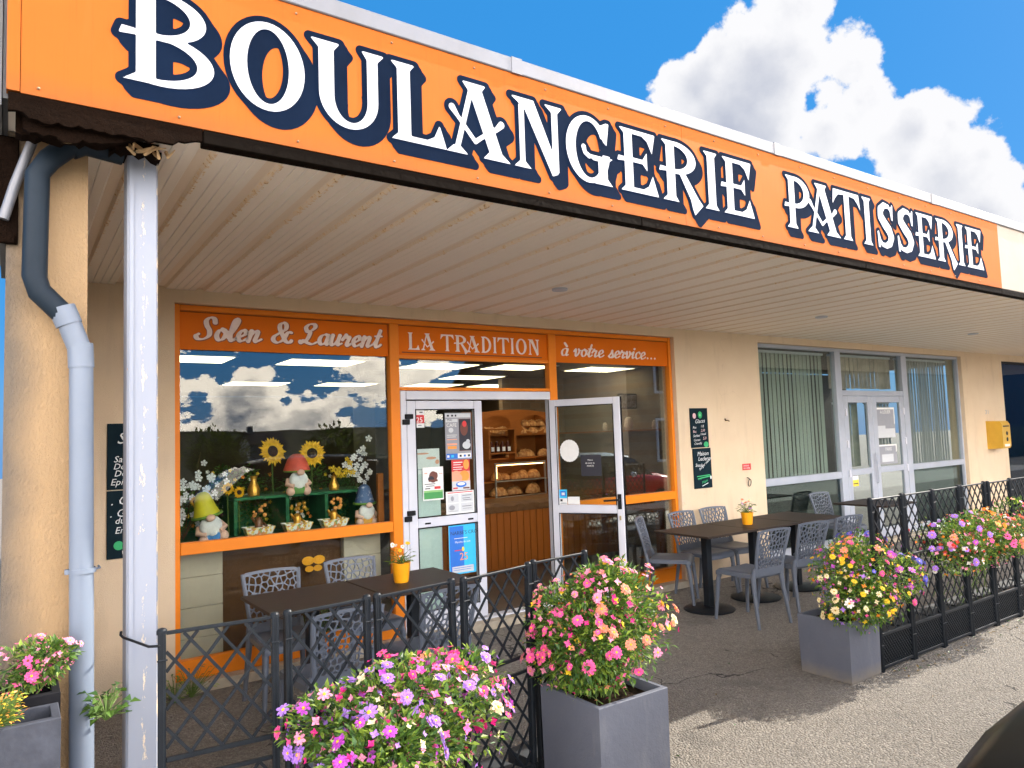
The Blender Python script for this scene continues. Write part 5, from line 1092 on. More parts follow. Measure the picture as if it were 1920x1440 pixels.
# ================================================================== INSIDE THE BAKERY
t = thing('shop_counter', 'bakery counter of orange boards under a thick rough wooden top, seen through the open door', 'counter', (5.4, 7.7, .07))
m = MB(); m.box(4.0, 7.0, 7.50, 7.55, .07, .765)
for k in range(30): m.box(4.0+k*.1+.006, 4.1+k*.1-.006, 7.485, 7.499, .09, .765, .003)
m.build('front', M_counterwood, t)
m = MB(); rn = random.Random(4); N_ = 40; P = []
for i in range(N_+1):
    x = 3.95+3.1*i/N_; j = rn.uniform(-.018, .018); k = rn.uniform(-.02, .01)
    P += [(x, 7.42+j, .80+k), (x, 7.44+j*.5, .765), (x, 8.0, .765), (x, 8.0, .89), (x, 7.43-j, .89), (x, 7.40+j, .85+k)]
m.add(P, [(i*6+a, i*6+(a+1) % 6, i*6+6+(a+1) % 6, i*6+6+a) for i in range(N_) for a in range(6)]); m.build('worktop', M_slab, t)
t = thing('bread_rack', 'tall wooden bread rack with arched bins and a lit glass case behind the counter', 'rack', (5.7, 8.4, .07))
m = MB()
m.box(5.12, 5.17, 8.25, 8.62, .07, 1.74, .004); m.box(6.36, 6.42, 8.25, 8.62, .07, 2.02, .004); m.box(5.12, 6.42, 8.61, 8.64, .07, 2.05)
for zz in (.88, 1.09, 1.40, 1.72): m.box(5.175, 6.355, 8.24, 8.605, zz-.02, zz, .003)
m.build('shelving', M_rackwood, t)
m = MB()
# front board with two arched openings
D_x = np.arange(5.12, 6.43, .015); D_z = np.arange(1.68, 2.09, .015); X_, Z_ = np.meshgrid(D_x, D_z)
d_ = np.maximum(np.maximum(5.13-X_, X_-6.40), np.maximum(1.70-Z_, Z_-(2.06-.05*((X_-5.7)/.6)**2)))
for cx in (5.44, 6.06): d_ = np.maximum(d_, -(np.hypot((X_-cx)/1.45, (Z_-1.86)/.78)-.155)*.8)
field_faces(m, d_, D_x, D_z, lambda a, b: (a, 8.22, b)); m.build('arched_front', M_rackwood, t)
m = MB(); m.box(5.33, 6.18, 8.14, 8.16, .86, .885); m.box(5.33, 6.18, 8.14, 8.16, 1.32, 1.34); m.box(5.33, 5.35, 8.14, 8.16, .886, 1.319); m.box(6.16, 6.18, 8.14, 8.16, .886, 1.319); m.box(5.33, 6.18, 8.142, 8.158, 1.085, 1.10)
m.build('case_frame', mat('case_steel', (.45, .4, .33), .35, metal=.6, var=.1), t)
m = MB(); m.box(5.36, 5.375, 8.165, 8.18, 1.13, 1.29); m.box(5.38, 6.15, 8.165, 8.18, 1.30, 1.312); m.build('strip_lamp', mat('warm_lamp', (1, .8, .5), .5, emit=(1, .62, .25), estr=3), t)
t2 = thing('small_shelf', 'narrow wooden shelf with jars at the left of the bread rack', 'shelf', (5.35, 8.1, 1.4)); m = MB()
m.box(5.18, 5.21, 8.05, 8.2, 1.38, 1.78, .002); m.box(5.60, 5.63, 8.05, 8.2, 1.38, 1.78, .002); m.box(5.18, 5.63, 8.05, 8.2, 1.781, 1.80, .002); m.box(5.211, 5.599, 8.05, 8.2, 1.46, 1.48, .002); m.build('frame', M_rackwood, t2)
for i in range(4):
    x = 5.27+i*.088; tb = thing('jar', ('leftmost jar', 'second jar', 'third jar', 'rightmost jar')[i]+' with a white label on the small shelf', 'jar', (x, 8.12, 1.481), 'jars on the small shelf')
    m = MB(); m.lathe([(0, 0), (.028, 0), (.030, .01), (.030, .10), (.018, .13), (.018, .145), (0, .145)], (x, 8.12, 1.481), 12); m.build('body', mat('jar_dark', (.08, .02, .01), .2, var=.2), tb, True, ang=40)
    m = MB(); m.box(x-.022, x+.022, 8.086, 8.089, 1.50, 1.555); m.build('paper_label', cW, tb)
bk = 0
def loaf(x, y, z, L_, w_, h_, label, rot=0.0):
    rn2 = random.Random(int(x*1000+z*777)); m = MB(); n = 12; P = []
    for i in range(n+1):
        u = -1+2*i/n; q = max(.05, (1-abs(u)**2.4))**.5
        for k in range(12):
            a = 2*PI*k/12; P.append((u*L_/2, math.cos(a)*w_/2*q, max(0, math.sin(a))*h_*q*(1+.06*math.sin(u*14+a))+(0 if math.sin(a) > 0 else 0)))
    m.add(P, [(i*12+k, i*12+(k+1) % 12, i*12+12+(k+1) % 12, i*12+12+k) for i in range(n) for k in range(12)]+[tuple(range(12))[::-1], tuple(range(n*12, n*12+12))])
    o = m.build('bread_loaf', M_bread, None, True, ang=60); o.location = (x, y, z); o.rotation_euler = (0, 0, rot); tag(o, label, 'bread', 'loaves on the bread rack')
pl = [('left arched bin', 1.725, 5.28, 5.60, .20, .15, .10, 4), ('right arched bin', 1.725, 5.88, 6.26, .19, .14, .11, 5), ('shelf under the arched bins', 1.405, 5.70, 6.25, .28, .13, .10, 3), ('upper level of the lit glass case', 1.105, 5.44, 6.06, .19, .15, .10, 5), ('lower level of the lit glass case', .895, 5.46, 6.04, .26, .16, .12, 3)]
od = ['first', 'second', 'third', 'fourth', 'fifth']
for nm, z, xa, xb, L_, w_, h_, n in pl:
    for i in range(n): loaf(xa+(xb-xa)*i/(n-1), 8.28+.05*(i % 2), z, L_*rnd.uniform(.85, 1.1), w_, h_*rnd.uniform(.85, 1.2), od[i]+' golden loaf from the left, '+nm, rnd.uniform(-.5, .5))
for i in range(3): loaf(5.95+i*.13, 8.30, 1.83, .17, .13, .09, od[i]+' golden loaf of the top layer in the right arched bin', rnd.uniform(-.5, .5))
# counter leg, shelves and picture seen through the right hand window
t = thing('wall_picture', 'small framed picture on the stone wall behind the open door', 'picture', (7.22, 7.5, 2.03)); m = MB(); m.box(7.02, 7.38, 7.50, 7.52, 2.02, 2.24, .004); m.build('frame', M_black, t); m = MB(); m.box(7.04, 7.36, 7.497, 7.499, 2.04, 2.22); m.build('print', mat('picture_print', (.55, .35, .25), .7, var=.6, vscale=14, c2=(.75, .72, .65)), t)
m = MB(); m.box(7.0, 7.395, 6.0, 8.9, 1.70, 1.725); solo('wall_shelf', m, M_rackwood, 'wooden shelf along the stone wall inside the right window', 'shelf')
for i, (y_, r_, h_) in enumerate(((6.6, .05, .16), (7.0, .04, .12), (7.5, .07, .18), (8.0, .04, .12))):
    m = MB(); m.lathe([(0, 0), (r_*.7, 0), (r_, h_*.35), (r_*.8, h_*.8), (r_*.4, h_), (0, h_)], (7.2, y_, 1.726), 14)
    solo('crock', m, M_pinkwhite, ('first', 'second', 'third and largest', 'fourth')[i]+' pale crock from the window on the inner wall shelf', 'crock', 'crocks on the wall shelf', True)
m = MB(); m.box(6.5, 7.3, 6.4, 7.0, .70, .74, .004); m.box(6.86, 6.94, 6.66, 6.74, .07, .70); m.box(6.7, 7.1, 6.5, 6.9, .07, .085); solo('inner_table', m, M_rackwood, 'pale wooden table inside the right window', 'table')
m = MB(); m.box(3.2, 3.24, 7.2, 7.8, .07, 2.2); m.box(3.24, 3.9, 7.76, 7.8, .07, 2.2)
for q in range(5): m.box(3.24, 3.9, 7.3, 7.76, .3+q*.4, .33+q*.4)
solo('inner_shelving', m, M_dark, 'dark shelving unit standing inside behind the closed door', 'shelving')
# ------------------------------------------------------------------ window display
M_cloth = mat('green_display_cloth', (.012, .12, .04), .8, var=.35, vscale=7, bump=.3, bscale=40)
t = thing('display_stand', 'stepped window display covered in dark green cloth', 'display', (1.8, 6.0, .95)); m = MB()
m.box(.995, 2.628, 5.70, 6.55, .955, .985, .004); m.box(1.45, 2.60, 5.98, 6.5, 1.262, 1.285, .003)
for x in (1.45, 1.86, 2.19, 2.57): m.box(x, x+.028, 5.985, 6.48, .987, 1.26)
m.box(1.0, 2.62, 6.50, 6.54, .99, 1.20); m.build('steps', M_cloth, t)
M_beard = mat('white_beard', (.78, .77, .74), .9, var=.08, vscale=20, bump=.5, bscale=60); M_skin = mat('figurine_skin', (.78, .48, .36), .6, var=.06)
def gnome(x, y, z, s, hat, label, hatcol, body, tilt=0.0, eye=None):
    t = thing('garden_gnome', label, 'gnome', (x, y, z)); R_ = Matrix.Translation((x, y, z)) @ Matrix.Rotation(tilt, 4, 'Y') @ Matrix.Scale(s, 4)
    def P(nm, m_, fn, sm=True): m = MB(); m.X = R_; fn(m); m.X = None; m.build(nm, m_, t, sm, ang=60)
    P('body', body, lambda m: m.lathe([(0, 0), (.085, 0), (.10, .03), (.09, .10), (.06, .15), (0, .16)], (0, 0, 0), 16))
    P('feet', M_skin, lambda m: (m.ball((-.075, -.06, .025), .042, 10), m.ball((.075, -.06, .025), .042, 10)))
    P('arms', M_skin, lambda m: (m.tube([(-.08, -.01, .13), (-.105, -.05, .09), (-.05, -.09, .07)], .022, 8), m.tube([(.08, -.01, .13), (.105, -.05, .09), (.05, -.09, .07)], .022, 8)))
    P('beard', M_beard, lambda m: (m.ball((0, -.06, .125), .088, 14, (1.0, .62, .95)), m.ball((0, -.08, .085), .045, 12, (.9, .6, 1.0))))
    P('nose', M_skin, lambda m: m.ball((0, -.125, .195), .031, 10, (1.2, .8, .9)))
    if hat == 'round': P('hat', hatcol, lambda m: m.lathe([(0, .365), (.03, .362), (.058, .346), (.082, .315), (.097, .28), (.11, .245), (.122, .215), (.112, .20), (0, .205)], (0, -.01, 0), 18))
    else: P('hat', hatcol, lambda m: m.lathe([(0, .40), (.03, .395), (.052, .375), (.066, .34), (.084, .27), (.102, .215), (.096, .20), (0, .205)], (0, -.005, 0), 18))
    P('hat_trim', mat('moss_trim', (.14, .28, .04), .8, var=.4), lambda m: m.lathe([(.112, .196), (.122, .206), (.118, .220), (.104, .215)], (0, -.01, 0), 18))
gnome(1.955, 6.0, 1.286, .90, 'round', 'gnome figurine with a red hat between two sunflowers in the window', mat('hat_red', (.68, .10, .06), .6, var=.2, vscale=14), mat('gnome_green', (.1, .25, .06), .6, var=.2))
gnome(1.27, 5.88, .987, .95, 'tall', 'gnome figurine with a yellow hat leaning at the left of the window', mat('hat_yellow', (.62, .55, .02), .6, var=.15), mat('gnome_blue', (.06, .22, .50), .6, var=.2), tilt=-.22)
gnome(2.52, 5.93, .987, .85, 'tall', 'gnome figurine with a blue flowered hat at the right of the window', mat('hat_blue', (.14, .26, .55), .6, var=.5, vscale=30, c2=(.6, .6, .7), c2thr=(.55, .7)), mat('gnome_orange', (.75, .35, .05), .6, var=.2))
M_sunp = mat('sunflower_petal', (.88, .50, .01), .6, var=.15, vscale=30, transl=.2); M_sunc = mat('sunflower_centre', (.04, .018, .008), .95, var=.4, vscale=90, bump=.8, bscale=160)
def sunflower(x, y, z, r, label, zb):
    t = thing('sunflower', label, 'sunflower', (x, y, zb)); m = MB(); m.X = Matrix.Translation((x, y, z)) @ Matrix.Rotation(math.radians(80), 4, 'X') @ Matrix.Rotation(rnd.uniform(-.3, .3), 4, 'Y')
    for l in range(2):
        for k in range(13):
            a = 2*PI*(k+.5*l)/13; c, s_ = math.cos(a), math.sin(a); R_ = r*(1-.12*l)*rnd.uniform(.93, 1.05)
            def q(rad, sd, zz): return (rad*c-sd*s_, rad*s_+sd*c, zz)
            m.add([q(r*.3, -.012, .004*l), q(r*.3, .012, .004*l), q(R_*.65, -r*.15, .012+.004*l), q(R_*.65, 0, .006+.004*l), q(R_*.65, r*.15, .012+.004*l), q(R_, 0, .004*l)], [(0, 1, 3), (0, 3, 2), (1, 4, 3), (2, 3, 5), (3, 4, 5)])
    m.X2 = m.X; m.build('petals', M_sunp, t)
    m2 = MB(); m2.X = m.X; m2.lathe([(0, .018), (r*.2, .018), (r*.36, .010), (r*.38, 0), (0, 0)], (0, 0, 0), 20); m2.build('centre', M_sunc, t)
    m3 = MB(); m3.tube([(x, y+.01, z), (x+.01, y+.05, z-.1), (x+.02, y+.06, zb)], .006, 6); m3.build('stem', M_stem, t)
sunflower(1.795, 6.12, 1.640, .128, 'left large sunflower above the red hatted gnome', 1.285)
sunflower(2.125, 6.10, 1.610, .122, 'right large sunflower above the red hatted gnome', 1.285)
sunflower(1.42, 6.05, 1.36, .055, 'upper small sunflower among white blossoms at the window left', .99)
sunflower(1.50, 6.03, 1.325, .052, 'lower small sunflower beside the gold vase', .99)
sunflower(1.17, 6.0, 1.28, .045, 'smallest sunflower at the far left of the display', .99)
M_basket = mat('patterned_basket', (.80, .78, .68), .7, var=.1, vscale=40, c2=(.85, .55, .1), c2thr=(.52, .6)); 
def f_bask(N, L, b):
    tc = N.new('ShaderNodeTexCoord'); v = N.new('ShaderNodeTexVoronoi'); v.inputs['Scale'].default_value = 60; L.new(tc.outputs['Object'], v.inputs['Vector']); s = N.new('ShaderNodeSeparateColor'); L.new(v.outputs['Color'], s.inputs[0])
    L.new(ramp(N, L, s.outputs[0], [(.35, (.82, .80, .72)), (1.0, (.15, .4, .12)), (.55, (.88, .6, .05)), (.8, (.75, .25, .1))]), b.inputs['Base Color'])
M_basket = nodemat('flowered_card', f_bask)
M_gold = mat('gold_wrap', (.65, .33, .05), .3, metal=.7, var=.3, vscale=30, bump=.5, bscale=60); M_choc = mat('chocolate', (.16, .06, .02), .35, var=.3, vscale=20)
for i, (x, y) in enumerate(((1.60, 5.84), (1.91, 5.86), (2.225, 5.88))):
    t = thing('gift_basket', ('leftmost', 'middle', 'rightmost')[i]+' flowered card basket with a wrapped chocolate figure in the window', 'basket', (x, y, .986), 'gift baskets in the window'); m = MB()
    a, b_, h_ = .085, .115, .075; P = [(x-a, y-.035, .987), (x+a, y-.035, .987), (x+a, y+.05, .987), (x-a, y+.05, .987), (x-b_, y-.06, .987+h_), (x+b_, y-.06, .987+h_), (x+b_, y+.07, .987+h_), (x-b_, y+.07, .987+h_)]
    m.add(P, [(3, 2, 1, 0), (0, 1, 5, 4), (1, 2, 6, 5), (2, 3, 7, 6), (3, 0, 4, 7)]); m.build('tray', M_basket, t)
    m = MB(); m.lathe([(0, 0), (.035, 0), (.04, .04), (.028, .08), (.034, .11), (.022, .14), (0, .15)], (x, y, .99), 12); m.tube([(x-.03, y-.01, 1.10), (x-.06, y-.03, 1.14)], .010, 6); m.tube([(x+.03, y-.01, 1.09), (x+.055, y-.03, 1.06)], .010, 6); m.build('chocolate_figure', M_choc if i == 0 else M_gold, t, True)
    m = MB()
    for k in range(9):
        cx, cz = x+rnd.uniform(-.06, .06), 1.16+rnd.uniform(-.01, .07); m.ball((cx, y-.02+rnd.uniform(-.02, .02), cz), rnd.uniform(.010, .02), 6)
    m.build('ribbon_bow', (mat('ribbon_orange', (.80, .35, .08), .5, var=.2) if i != 1 else M_gold), t, True)
def vase(x, y, z, r, h_, label):
    m = MB(); m.lathe([(0, 0), (r, 0), (r*1.15, h_*.3), (r*.5, h_*.75), (r*.7, h_), (r*.55, h_), (0, h_*.8)], (x, y, z), 14); solo('gold_bottle', m, M_gold, label, 'bottle', smooth=True, ang=50)
vase(1.635, 6.1, 1.286, .045, .16, 'gold wrapped bottle on the upper step at the left'); vase(2.315, 6.1, 1.286, .04, .12, 'gold wrapped bottle on the upper step at the right')
m = MB()
for i, (x, y, z, r) in enumerate(((1.77, 6.2, 1.36, .095), (2.17, 6.2, 1.37, .105), (2.38, 6.1, 1.40, .07), (2.48, 6.1, 1.34, .07))):
    fo = MB(); rn = random.Random(50+i)
    for k in range(420):
        v = Vector((rn.gauss(0, 1), rn.gauss(0, 1), rn.gauss(0, 1))).normalized()*r*rn.uniform(.6, 1.05); leaf_faces(fo, Vector((x, y, z))+v, v+Vector((0, 0, rn.uniform(-.05, .05))), Vector((rn.uniform(-1, 1), 0, 1)), .018, .008, 0)
    for k in range(60): fo.add([(x-.02, y, z-.05), (x+.02, y, z-.05), (x, y+.02, z-.05)], [(0, 1, 2)], 0)
    solo('boxwood_ball', fo, GREENS[2], ('small clipped green ball left of the red gnome', 'clipped green ball right of the red gnome', 'green bush under the yellow blossoms in the window', 'low green bush above the blue gnome')[i], 'plant')
def blossom(label, base, tips, seed, colr=cW, n=26):
    rn = random.Random(seed); t = thing('blossom_branch', label, 'blossom', base); br = MB(); fl_ = MB(); b0 = Vector(base)
    for tp in tips:
        tp = Vector(tp); mid = (b0+tp)/2+Vector((rn.uniform(-.05, .05), 0, .02)); br.tube([b0, mid, tp], [.004, .003, .0015], 5, cap=False)
        for k in range(n//len(tips)+1):
            q = rn.uniform(.35, 1.0); p = (b0*(1-q)+tp*q)+Vector((rn.uniform(-.035, .035), rn.uniform(-.03, .03), rn.uniform(-.03, .03))); rad = rn.uniform(.022, .036); nn = Vector((rn.uniform(-.5, .5), -1, rn.uniform(-.2, .6))).normalized(); u = nn.orthogonal().normalized(); w_ = nn.cross(u)
            for a in range(5):
                an = 2*PI*a/5; e = u*math.cos(an)+w_*math.sin(an); f_ = u*math.cos(an+.5)+w_*math.sin(an+.5); g_ = u*math.cos(an-.5)+w_*math.sin(an-.5)
                fl_.add([p, p+f_*rad*.75, p+e*rad-nn*.004, p+g_*rad*.75], [(0, 1, 2, 3)])
    br.build('twigs', mat('twig', (.12, .07, .03), .8, var=.2), t); fl_.build('blossoms', colr, t)
blossom('branch of white blossom rising at the left of the window', (1.10, 6.1, .99), [(1.22, 6.05, 1.66), (1.10, 6.0, 1.45), (1.30, 6.0, 1.52), (1.42, 6.05, 1.46), (1.02, 6.0, 1.35), (1.25, 6.0, 1.33)], 61, n=44)
blossom('branch of white blossom at the right of the window beside the wooden board', (2.52, 6.1, 1.29), [(2.62, 6.1, 1.72), (2.50, 6.05, 1.60), (2.42, 6.05, 1.52), (2.60, 6.0, 1.45), (2.56, 6.0, 1.24)], 62, n=40)
blossom('sprig of yellow blossom above the clipped bushes in the window', (2.36, 6.1, 1.36), [(2.30, 6.05, 1.50), (2.44, 6.05, 1.54), (2.48, 6.05, 1.46)], 63, PCY := petal_mat('yellow', PC['yellow']), n=20)
m = MB(); m.box(2.575, 2.627, 5.76, 5.80, .99, 1.42, .003); solo('wooden_board', m, M_rackwood, 'upright pale wooden board at the right edge of the window display', 'board')
fo = MB(); rn = random.Random(77)
for k in range(3800):
    x = rn.uniform(1.05, 2.56); z = 1.0+(.42+.12*math.sin(x*9)+.06*math.sin(x*23))*rn.random()**.7; leaf_faces(fo, Vector((x, 6.42+rn.uniform(-.08, .05), z)), Vector((rn.uniform(-1, 1), rn.uniform(-1, 0), rn.uniform(-.2, 1))), Vector((rn.uniform(-1, 1), -.5, 1)), rn.uniform(.02, .045), .02, rn.choice((0, 0, 2)))
solo('leaf_garland', fo, GREENS, 'dense artificial green foliage filling the back of the window display', 'foliage')
fo = MB()
for k in range(70):
    x = rn.uniform(1.05, 2.5); p = Vector((x, 6.32+rn.uniform(-.05, .03), rn.uniform(1.05, 1.5))); 
    for a in range(5): e = Vector((math.cos(a*1.257), -.2, math.sin(a*1.257))); f_ = Vector((math.cos(a*1.257+.5), -.2, math.sin(a*1.257+.5))); g_ = Vector((math.cos(a*1.257-.5), -.2, math.sin(a*1.257-.5))); fo.add([p, p+f_*.012, p+e*.018, p+g_*.012], [(0, 1, 2, 3)], k % 3)
o = solo('garland_blossoms', fo, [petal_mat('orange', PC['orange']), petal_mat('white', PC['white']), petal_mat('yellow', PC['yellow'])], 'scattered small orange and white artificial blossoms over the green display foliage', 'blossoms'); o['kind'] = 'stuff'
# plants and orange butterfly behind the lower glass
m = MB(); 
for sgn in (-1, 1):
    for (a, b_, rx, rz) in ((.045, .035, .05, .035), (.035, -.03, .035, .025)):
        P = [(2.02+sgn*a*1.0+rx*math.cos(2*PI*k/14), 5.80, .72+b_+rz*math.sin(2*PI*k/14)) for k in range(14)]; m.add(P+[(p[0], 5.806, p[2]) for p in P], [tuple(range(14)), tuple(range(27, 13, -1))]+[(k, (k+1) % 14, (k+1) % 14+14, k+14) for k in range(14)])
solo('butterfly_ornament', m, M_potorange, 'orange butterfly ornament behind the lower window glass', 'ornament')
leafy('dark leafy plant behind the lower glass of the left window', (2.15, 5.82, .07), 150, .36, .07, 71, [GREENS[0], GREENS[2]], broad=.4)

# ================================================================== STREET SIDE (seen in the glass, and one bonnet at the lower right)
def car(label, x, y, z, rot, paint, roof, group=None, stripes=False):
    t = thing('parked_car', label, 'car', (0, 0, 0)); L_, W_ = 3.75, 1.68
    st = [(-1.87, .30, .62, .70), (-1.82, .25, .80, .78), (-1.5, .22, .88, .82), (-1.0, .20, .93, .84), (0, .20, .95, .84), (.75, .20, .96, .84), (1.2, .21, .93, .83), (1.62, .23, .86, .80), (1.82, .26, .70, .74), (1.88, .32, .58, .66)]
    P = []
    for xx, zl, zh, hw in st:
        zm = (zl+zh)/2; P += [(xx, -hw*.9, zl), (xx, -hw, zl+.12), (xx, -hw*1.0, zm), (xx, -hw*.97, zh-.08), (xx, -hw*.86, zh), (xx, -hw*.4, zh+.03), (xx, 0, zh+.038), (xx, hw*.4, zh+.03), (xx, hw*.86, zh), (xx, hw*.97, zh-.08), (xx, hw, zm), (xx, hw, zl+.12), (xx, hw*.9, zl)]
    n = 13; m = MB(); m.add(P, [(i*n+k, i*n+k+1, (i+1)*n+k+1, (i+1)*n+k) for i in range(len(st)-1) for k in range(n-1)]+[(i*n, (i+1)*n, (i+1)*n+n-1, i*n+n-1) for i in range(len(st)-1)]+[tuple(range(n))[::-1], tuple(range((len(st)-1)*n, len(st)*n))])
    body = m.build('body', paint, t, True, ang=50)
    cb = [(-1.72, .86, .70, .0), (-1.45, 1.36, .60, .0), (-.7, 1.42, .60, 0), (.25, 1.40, .60, 0), (.62, 1.30, .62, 0), (1.05, .93, .72, 0)]
    P = []
    for xx, zt, hw, _ in cb: P += [(xx, -.76, .90), (xx, -hw, zt), (xx, 0, zt+.03), (xx, hw, zt), (xx, .76, .90)]
    m = MB(); m.add(P, [(i*5+k, i*5+k+1, i*5+6+k, i*5+5+k) for i in range(5) for k in range(4)]+[(0, 1, 2, 3, 4), (29, 28, 27, 26, 25)]); m.build('glasshouse', mat('car_glass', (.02, .03, .035), .06, spec=.9, var=.05), t)
    m = MB(); P = []
    for xx, zt, hw in ((-1.50, 1.37, .605), (-1.3, 1.43, .61), (-.6, 1.455, .62), (.2, 1.435, .62), (.45, 1.385, .62)): P += [(xx, -hw-.01, zt-.04), (xx, -hw+.02, zt), (xx, 0, zt+.035), (xx, hw-.02, zt), (xx, hw+.01, zt-.04)]
    m.add(P, [(i*5+k, i*5+k+1, i*5+6+k, i*5+5+k) for i in range(4) for k in range(4)]); m.build('roof', roof, t, True)
    for (wx, wy) in ((-1.2, -.74), (-1.2, .74), (1.18, -.74), (1.18, .74)):
        m = MB(); m.X = Matrix.Translation((wx, wy, .30)) @ Matrix.Rotation(PI/2, 4, 'X'); m.lathe([(.19, -.09), (.29, -.10), (.30, -.05), (.30, .05), (.29, .10), (.19, .09)], (0, 0, 0), 24); m.X = None; wh = m.build('wheel', M_seal, t, True, ang=50)
        m = MB(); m.X = Matrix.Translation((wx, wy, .30)) @ Matrix.Rotation(PI/2, 4, 'X'); m.lathe([(0, -.06), (.19, -.085), (.19, .085), (0, .06)], (0, 0, 0), 16); m.build('rim', M_grey, wh)
    for sgn in (-1, 1):
        m = MB(); m.X = Matrix.Translation((1.76, sgn*.58, .70)) @ Matrix.Rotation(PI/2.4, 4, 'Y'); m.lathe([(0, .05), (.07, .04), (.10, 0), (.0, 0)], (0, 0, 0), 16); m.X = None; m.build('headlight', mat('headlight_glass', (.7, .7, .72), .1, var=.05), t, True)
        m = MB(); m.ball((.42, sgn*.84, .96), .09, 10, (.7, 1, .7)); m.build('side_mirror', roof, t, True)
    m = MB(); m.box(1.86, 1.93, -.70, .70, .36, .46, .01); m.box(-1.93, -1.85, -.7, .7, .36, .46, .01); m.build('bumper', M_seal, t)
    if stripes:
        for sgn in (-1, 1):
            m = MB(); P = []
            for xx, zh in ((1.06, .965), (1.2, .962), (1.62, .892), (1.80, .745)): P += [(xx, sgn*.30-.07, zh+.012), (xx, sgn*.30+.07, zh+.012)]
            m.add(P, [(0, 1, 3, 2), (2, 3, 5, 4), (4, 5, 7, 6)]); m.build('bonnet_stripe', M_white, t)
    t.location = (x, y, z); t.rotation_euler = (0, 0, rot); return t
P_red = mat('red_paint', (.50, .012, .012), .18, coat=.8, var=.04); P_blk = mat('black_paint', (.004, .006, .006), .3, spec=.25, var=.05); P_grn = mat('dark_green_paint', (.01, .04, .03), .15, coat=.8, var=.05)
car('small red car with a white roof and bonnet stripes, reflected in the bakery glass', 11.6, -1.9, -.25, .15, P_red, M_white, stripes=True)
car('black car whose bonnet shows at the lower right corner', 3.34, .13, .02, PI, P_blk, P_blk)
car('dark green car parked behind the camera, dim in the left window', 1.2, -4.2, -.3, .05, P_grn, P_grn)
car('grey car parked further along the street, dim in the window', 6.0, -9.5, -.42, PI, mat('grey_paint', (.12, .13, .15), .2, coat=.8, var=.05), P_grn)
M_slates = nodemat('roof_slates', lambda N, L, b: (L.new(mixc(N, L, noise(N, L, 12, 5), (.035, .038, .045), (.07, .07, .08)), b.inputs['Base Color']), bump_(N, L, b, noise(N, L, 7, 3, sc=(1, 1, 6)), .6, .05)) and None)
def house(label, x0, x1, y0, y1, zw, zr, wallm, gable='x', z0=-.5, wins=()):
    t = thing('stone_house', label, 'house', ((x0+x1)/2, (y0+y1)/2, z0)); m = MB(); m.box(x0, x1, y0, y1, z0, zw)
    if gable == 'x':
        ym = (y0+y1)/2; m.add([(x0, y0, zw), (x0, y1, zw), (x0, ym, zr-.05), (x1, y0, zw), (x1, y1, zw), (x1, ym, zr-.05)], [(0, 1, 2), (3, 5, 4)])
    m.build('wall', wallm, t); m = MB(); o = .25
    if gable == 'x': P = [(x0-o, y0-o, zw-.12), (x1+o, y0-o, zw-.12), (x1+o, ym, zr), (x0-o, ym, zr), (x0-o, y1+o, zw-.12), (x1+o, y1+o, zw-.12)]; Q = [(a, b, c-.12) for a, b, c in P]; m.add(P+Q, [(0, 1, 2, 3), (3, 2, 5, 4), (7, 6, 9, 8), (8, 9, 10, 11), (0, 3, 9, 6), (3, 4, 10, 9), (1, 7, 8, 2), (2, 8, 11, 5), (0, 6, 7, 1), (4, 5, 11, 10)])
    rf = m.build('roof', M_slates, t)
    m = MB(); m.box(x0+.3, x0+1.0, ym-.35, ym+.35, zr-.4, zr+.9, .02); m.build('chimney', wallm, rf)
    for wx, wz in wins:
        m = MB(); m.box(wx-.5, wx+.5, y1+.002, y1+.05, wz-.7, wz+.7); wn = m.build('window', M_white, t); m = MB(); m.box(wx-.42, wx+.42, y1+.052, y1+.06, wz-.62, wz+.62); m.build('pane', M_black, wn)
house('stone house with a slate roof across the street, reflected at the right', 15.8, 24, -12, -5.2, 4.6, 7.8, M_stone, wins=((17.5, 1.4), (20.5, 1.4), (17.5, 3.6)))
house('slate roofed house further along, reflected above the bakery door', 18.6, 23.4, -22, -16, 3.2, 5.5, M_stone, wins=((20, 1.6), (22.3, 1.6)))
house('small white house under the hill, reflected in the left window', 26.8, 31.5, -96, -90, 1.9, 3.4, M_white)
def tree(label, x, y, h_, r, seed, z=-.5, n=2600, L_=.28):
    rn = random.Random(seed); t = thing('tree', label, 'tree', (x, y, z)); m = MB(); m.tube([(x, y, z), (x+.1, y, z+h_*.35), (x-.05, y+.1, z+h_*.7)], [.22, .15, .07], 8)
    for k in range(6): a = rn.uniform(0, 6.28); m.tube([(x+.05, y, z+h_*.35), (x+math.cos(a)*r*.6, y+math.sin(a)*r*.6, z+h_*rn.uniform(.5, .85))], [.08, .03], 6)
    m.build('trunk', mat('bark', (.08, .055, .04), .9, var=.3), t); fo = MB(); lob = [(rn.uniform(-.5, .5)*r, rn.uniform(-.5, .5)*r, z+h_*rn.uniform(.35, .8), r*rn.uniform(.4, .65)) for _ in range(9)]
    for i in range(n):
        a, b_, c_, q = rn.choice(lob); v = Vector((rn.gauss(0, 1), rn.gauss(0, 1), rn.gauss(0, .8))).normalized()*q*rn.uniform(.7, 1.05); leaf_faces(fo, Vector((x+a, y+b_, c_))+v, v+Vector((0, 0, rn.uniform(-.5, .5))), Vector((rn.uniform(-1, 1), rn.uniform(-1, 1), 1)), L_*rn.uniform(.6, 1.2), L_*.5, rn.randrange(3))
    fo.build('crown', GREENS, t)
house('long grey building added down the street to block bright sky from the vacant shop glass', 29, 75, -17, -6, 6.5, 9.5, mat('grey_wall', (.16, .16, .15), .9, var=.1))  # added out of view to keep bright sky reflections off the vacant shop
tree('bushy tree across the street at the edge of the left window reflection', 13.8, -24, 2.3, 2.0, 81)
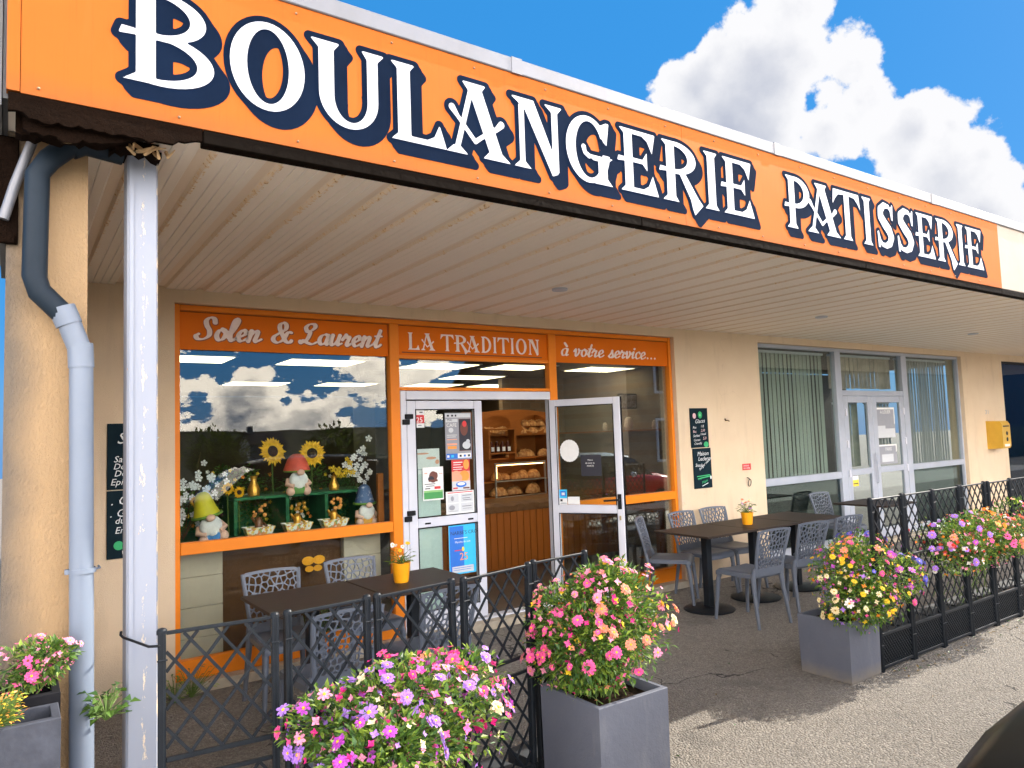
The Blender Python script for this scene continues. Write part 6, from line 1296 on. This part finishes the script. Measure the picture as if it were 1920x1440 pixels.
tree('second bushy tree across the street, further from the houses', 10.5, -33, 2.4, 2.2, 82)
tree('low tree far across the field in the reflection', 6, -48, 2.5, 2.6, 83)
tree('tall shrub beside the left end of the building', -1.1, 7.2, 3.2, .8, 84, 0, 2200, .10)
# dark hedge bank and field beyond the parking
fm = MB(); 
for j in range(2):
    pass
fm.add([(-200, -260, -.49), (250, -260, -.49), (250, -13, -.45), (-200, -13, -.45)], [(0, 1, 2, 3)])
o = fm.build('field', mat('field_grass', (.035, .055, .02), .95, var=.4, vscale=.5), None); tag(o, kind='structure'); o.location.z = .012
hb = MB(); rn = random.Random(9)
for i in range(5200):
    x = rn.uniform(-25, 14); hh = 1.1+.25*math.sin(x*.8)+.15*math.sin(x*2.3); p = Vector((x, -13.5+rn.uniform(-.5, .5), -.45+hh*rn.random()**.6)); leaf_faces(hb, p, Vector((rn.uniform(-1, 1), rn.uniform(-.2, 1), rn.uniform(-.3, 1))), Vector((rn.uniform(-1, 1), 0, 1)), rn.uniform(.12, .24), .1, rn.randrange(3))
hb.box(-25, 14, -13.9, -13.2, -.47, .35, 0); hb.m[-6:] = [2]*6
o = hb.build('hedge', GREENS, None); tag(o, 'long dark hedge across the parking area, reflected in the glass', 'hedge')

am = MB(); 
for ya, yb, za, zb in ((1.1, 0, .004, .004), (0, -1.2, .004, .004), (-1.2, -3, .004, -.276), (-3, -8, -.276, -.396)): am.add([(-30, ya, za), (30, ya, za), (30, yb, zb), (-30, yb, zb)], [(0, 3, 2, 1)])
struct('bounce_apron', am, mat('pale_bounce_ground', (.50, .46, .40), .9, var=.12, vscale=1.5, bump=.4, bscale=60))  # unseen pale ground added to bounce more sunlight up onto the soffit

ll = MB(); rn = random.Random(41)
for i in range(150):
    if i < 95: x, y = rn.uniform(4.9, 8.3), 2.74-abs(rn.gauss(0, .09))
    elif i < 125: x, y = rn.uniform(1.1, 7.5), 5.48-abs(rn.gauss(0, .08))
    else: x, y = rn.uniform(2.4, 7), rn.uniform(2.2, 5.2)
    leaf_faces(ll, Vector((x, y, .006)), Vector((rn.uniform(-1, 1), rn.uniform(-1, 1), rn.uniform(.0, .25))), Vector((0, 0, 1)), rn.uniform(.015, .04), .016, rn.randrange(2))
o = ll.build('leaf_litter', [mat('dry_leaf', (.20, .13, .04), .8, var=.4), GREENS[2]], None); tag(o, 'scattered dry leaves and fallen petals on the paving along the trellis and kerb', 'leaf litter', kind='stuff')
